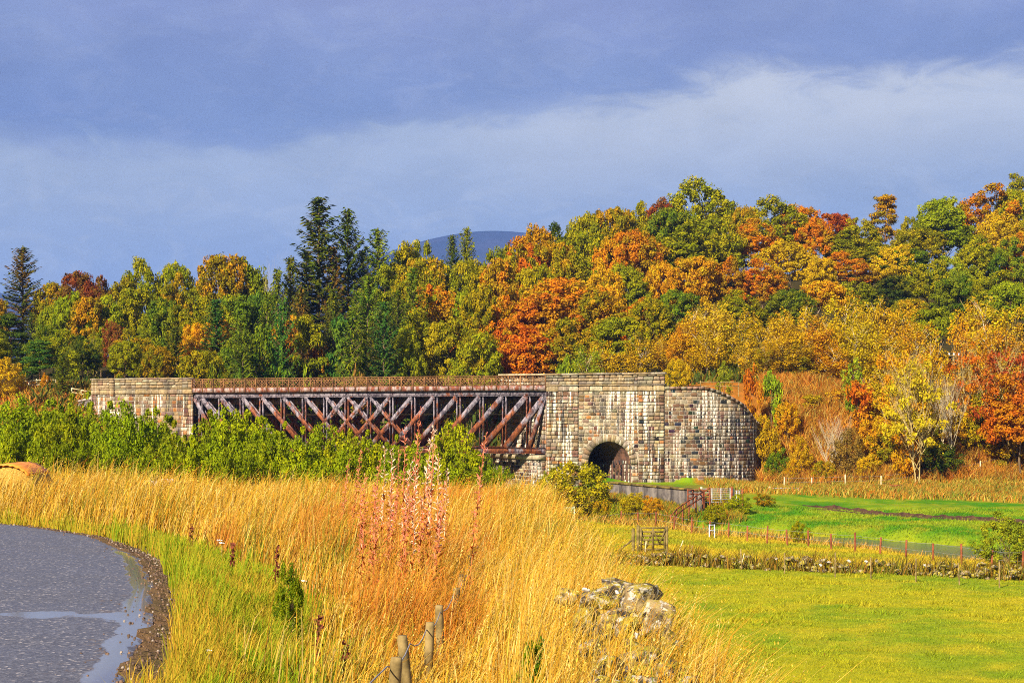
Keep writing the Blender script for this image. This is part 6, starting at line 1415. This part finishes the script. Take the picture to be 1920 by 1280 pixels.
WILLOW = [(783, 768, 21, 1, 'tallest'), (766, 800, 21.6, 1, ''), (797, 808, 20, 0, ''), (818, 800, 19, 0, ''), (806, 838, 18.5, 1, ''), (740, 842, 20.5, 0, ''), (726, 838, 22, 0, ''), (897, 815, 18, 1, ''), (700, 862, 19.5, 1, ''), (670, 848, 24, 1, ''), (645, 862, 25, 1, ''), (690, 890, 17.5, 1, ''), (757, 868, 19, 0, ''), (832, 850, 18, 0, ''), (785, 872, 17.5, 0, ''), (712, 905, 16.5, 1, ''), (775, 850, 22, 1, ''), (752, 846, 23.5, 1, ''), (812, 872, 21, 0, ''), (730, 880, 20, 1, ''), (683, 900, 20, 1, ''), (770, 905, 18, 1, ''), (825, 905, 20, 1, ''), (845, 880, 22, 0, ''), (735, 930, 19, 1, ''), (760, 935, 17.5, 1, ''), (795, 932, 18.5, 1, ''), (818, 938, 17, 1, ''), (705, 940, 18, 1, '')]
ws = sorted(WILLOW); 
for k, (u, v, d, pk, ex) in enumerate(ws):
    p = P(u, v, d); g = H(p.x, d); h = p.z - g; r_ = root('willowherb_plant', (p.x - .06 * h * 1.0, d, g), None, 'plant', 'willowherb gone to seed in the tall grass', rz=0.0)
    i = k % 4; r_.rotation_euler = (0, .07, rng.uniform(-.5, .5))
    for nm, me in zip(('stem', 'leaf_sprays', 'seed_plume'), WH[i]):
        o = add(nm, me, r_); o.scale = (1.15 * h ** .3, 1.15 * h ** .3, h)
        if nm == 'seed_plume': o.material_slots[0].link = 'OBJECT'; o.material_slots[0].material = M_SEEDP if pk else M_SEEDW
    r_['label'] = f"{'tallest ' if ex else ''}{'pink' if pk else 'whitish'} seed-headed willowherb spike in the dry grass, {numw(k)} from the left"

# small white flower heads in the verge
fl = MB(); rr = np.random.default_rng(5)
for k in range(9):
    a = rr.uniform(0, 6.28); R0 = .035 * math.sqrt(rr.random()); c = np.array([R0 * math.cos(a), R0 * math.sin(a), .0 + rr.normal(0, .004)]); n = 6
    fl.raw([c + (0, 0, .008)] + [c + np.array([.015 * math.cos(6.283 * j / n), .015 * math.sin(6.283 * j / n), 0]) for j in range(n)], [(0, 1 + j, 1 + (j + 1) % n) for j in range(n)])
FLM = fl.mesh('flower_head', M_PETAL); FST = MB().tube([(0, 0, -1), (0, 0, 0)], .003, 4).mesh('stem', M_BARKY)
FL = [(289, 960), (296, 953), (283, 953), (323, 973), (352, 958), (363, 972), (370, 971), (378, 972), (367, 968), (275, 965), (259, 938), (268, 951), (353, 952), (408, 1012), (416, 1017), (450, 995), (452, 1006), (484, 1014), (490, 1013), (494, 1021), (392, 1218), (546, 984), (570, 1088)]
for i, (u, v) in enumerate(FL):
    d = (EYE + .15) / (v - YH) * FPX
    for _ in range(6): x = (u - 960) / FPX * d; z = H(x, d) + .27; d = (EYE - z) / (v - YH) * FPX
    r_ = root('yarrow_flower', (x, d, z), 'small flat white yarrow flower head in the verge grass', 'flower', 'white flowers in the verge'); o = add('flower_head', FLM, r_); s = .022 * d ** .75 / .12 * .12; o.scale = (d / 22, d / 22, d / 22); o = add('stem', FST, r_); o.scale = (1, 1, .3)

# dark docks standing in the verge
def dock(u, v, d, h, lab):
    x = (u - 960) / FPX * d; g = H(x, d); r_ = root('dock_plant', (x, d, g), lab, 'plant', 'dark dock plants'); mb = MB(); mb.tube([(0, 0, -.05), (.01, 0, h * .5), (.03, 0, h)], [.006, .005, .002], 5); add('stem', mb.mesh('stem', M_DOCK), r_)
    V = []; F = []; n = 0; r0 = np.random.default_rng(int(u))
    for q in np.linspace(.35, 1.0, 60):
        a = r0.uniform(0, 6.28); R0 = r0.uniform(.01, .05) * (1.2 - q * .7); c = np.array([R0 * math.cos(a) + .03 * q, R0 * math.sin(a), h * q]); s = r0.normal(0, .012, (2, 3)); V += [c - s[0], c + s[1], c + s[0], c - s[1]]; F.append((n, n + 1, n + 2, n + 3)); n += 4
    add('seed_head', npmesh('seed_head', V, np.array(F), M_DOCK), r_)
M_DOCK = simple('dock_brown', (.10, .025, .012), (.20, .05, .02), 20, .9)
for (u, d, h, lab) in ((355, 22.5, .5, 'dark brown dock plant nearest the road bend'), (432, 19.5, .45, 'dark brown dock spike between road and tall grass'), (515, 19, .6, 'dark dock spike at the edge of the tall grass'), (592, 12.5, .55, 'dark dock in the tall grass close to the road'), (640, 11.5, .5, 'dark dock left of the old fence')): dock(u, 0, d, h, lab)
# rounded green nettle clump by the stones
def nettles(u, v, d, wd, lab, col):
    g = P(u, v, d); z = H(g.x, d); tree('bush', (g.x, d, z), max(.35, g.z - z), wd / FPX * d, col, None, None, lab, None, 1); ALLT[-1][0]['label'] = lab
nettles(990, 1195, 10.6, 90, 'dense dark green nettle clump in front of the tumbled stones', 'green')
nettles(545, 1050, 15.0, 55, 'green nettle clump between verge and tall dry grass', 'green')

# ------------------------------------------------------------------ air
def haze():
    x0, x1, y0, y1, z0, z1 = -7300, 7300, -460, 8100, -9.0, 660.0
    mb = MB(); mb.box(((x0 + x1) / 2, (y0 + y1) / 2, (z0 + z1) / 2), ((x1 - x0) / 2, 0, 0), (0, (y1 - y0) / 2, 0), (0, 0, (z1 - z0) / 2))
    m = bpy.data.materials.new('valley_air'); m.use_nodes = True; t = NT(m.node_tree); t.n.clear()
    v = t.new('ShaderNodeVolumePrincipled'); v.inputs['Color'].default_value = (0.22, 0.42, 1.0, 1); v.inputs['Density'].default_value = 1.0e-4; v.inputs['Anisotropy'].default_value = 0.0
    o = t.new('ShaderNodeOutputMaterial'); t.link(v.outputs[0], o.inputs['Volume'])
    tag(add('haze', mb.mesh('haze', m)), 'thin blue air between the valley and the far hill', 'haze', kind='stuff')
haze()
print('triangles', sum(sum(len(p.vertices) - 2 for p in me.polygons) if len(me.polygons) < 2000 else int(np.sum(np.array([0])) + len(me.loops) - 2 * len(me.polygons)) for me in bpy.data.meshes if me.users))
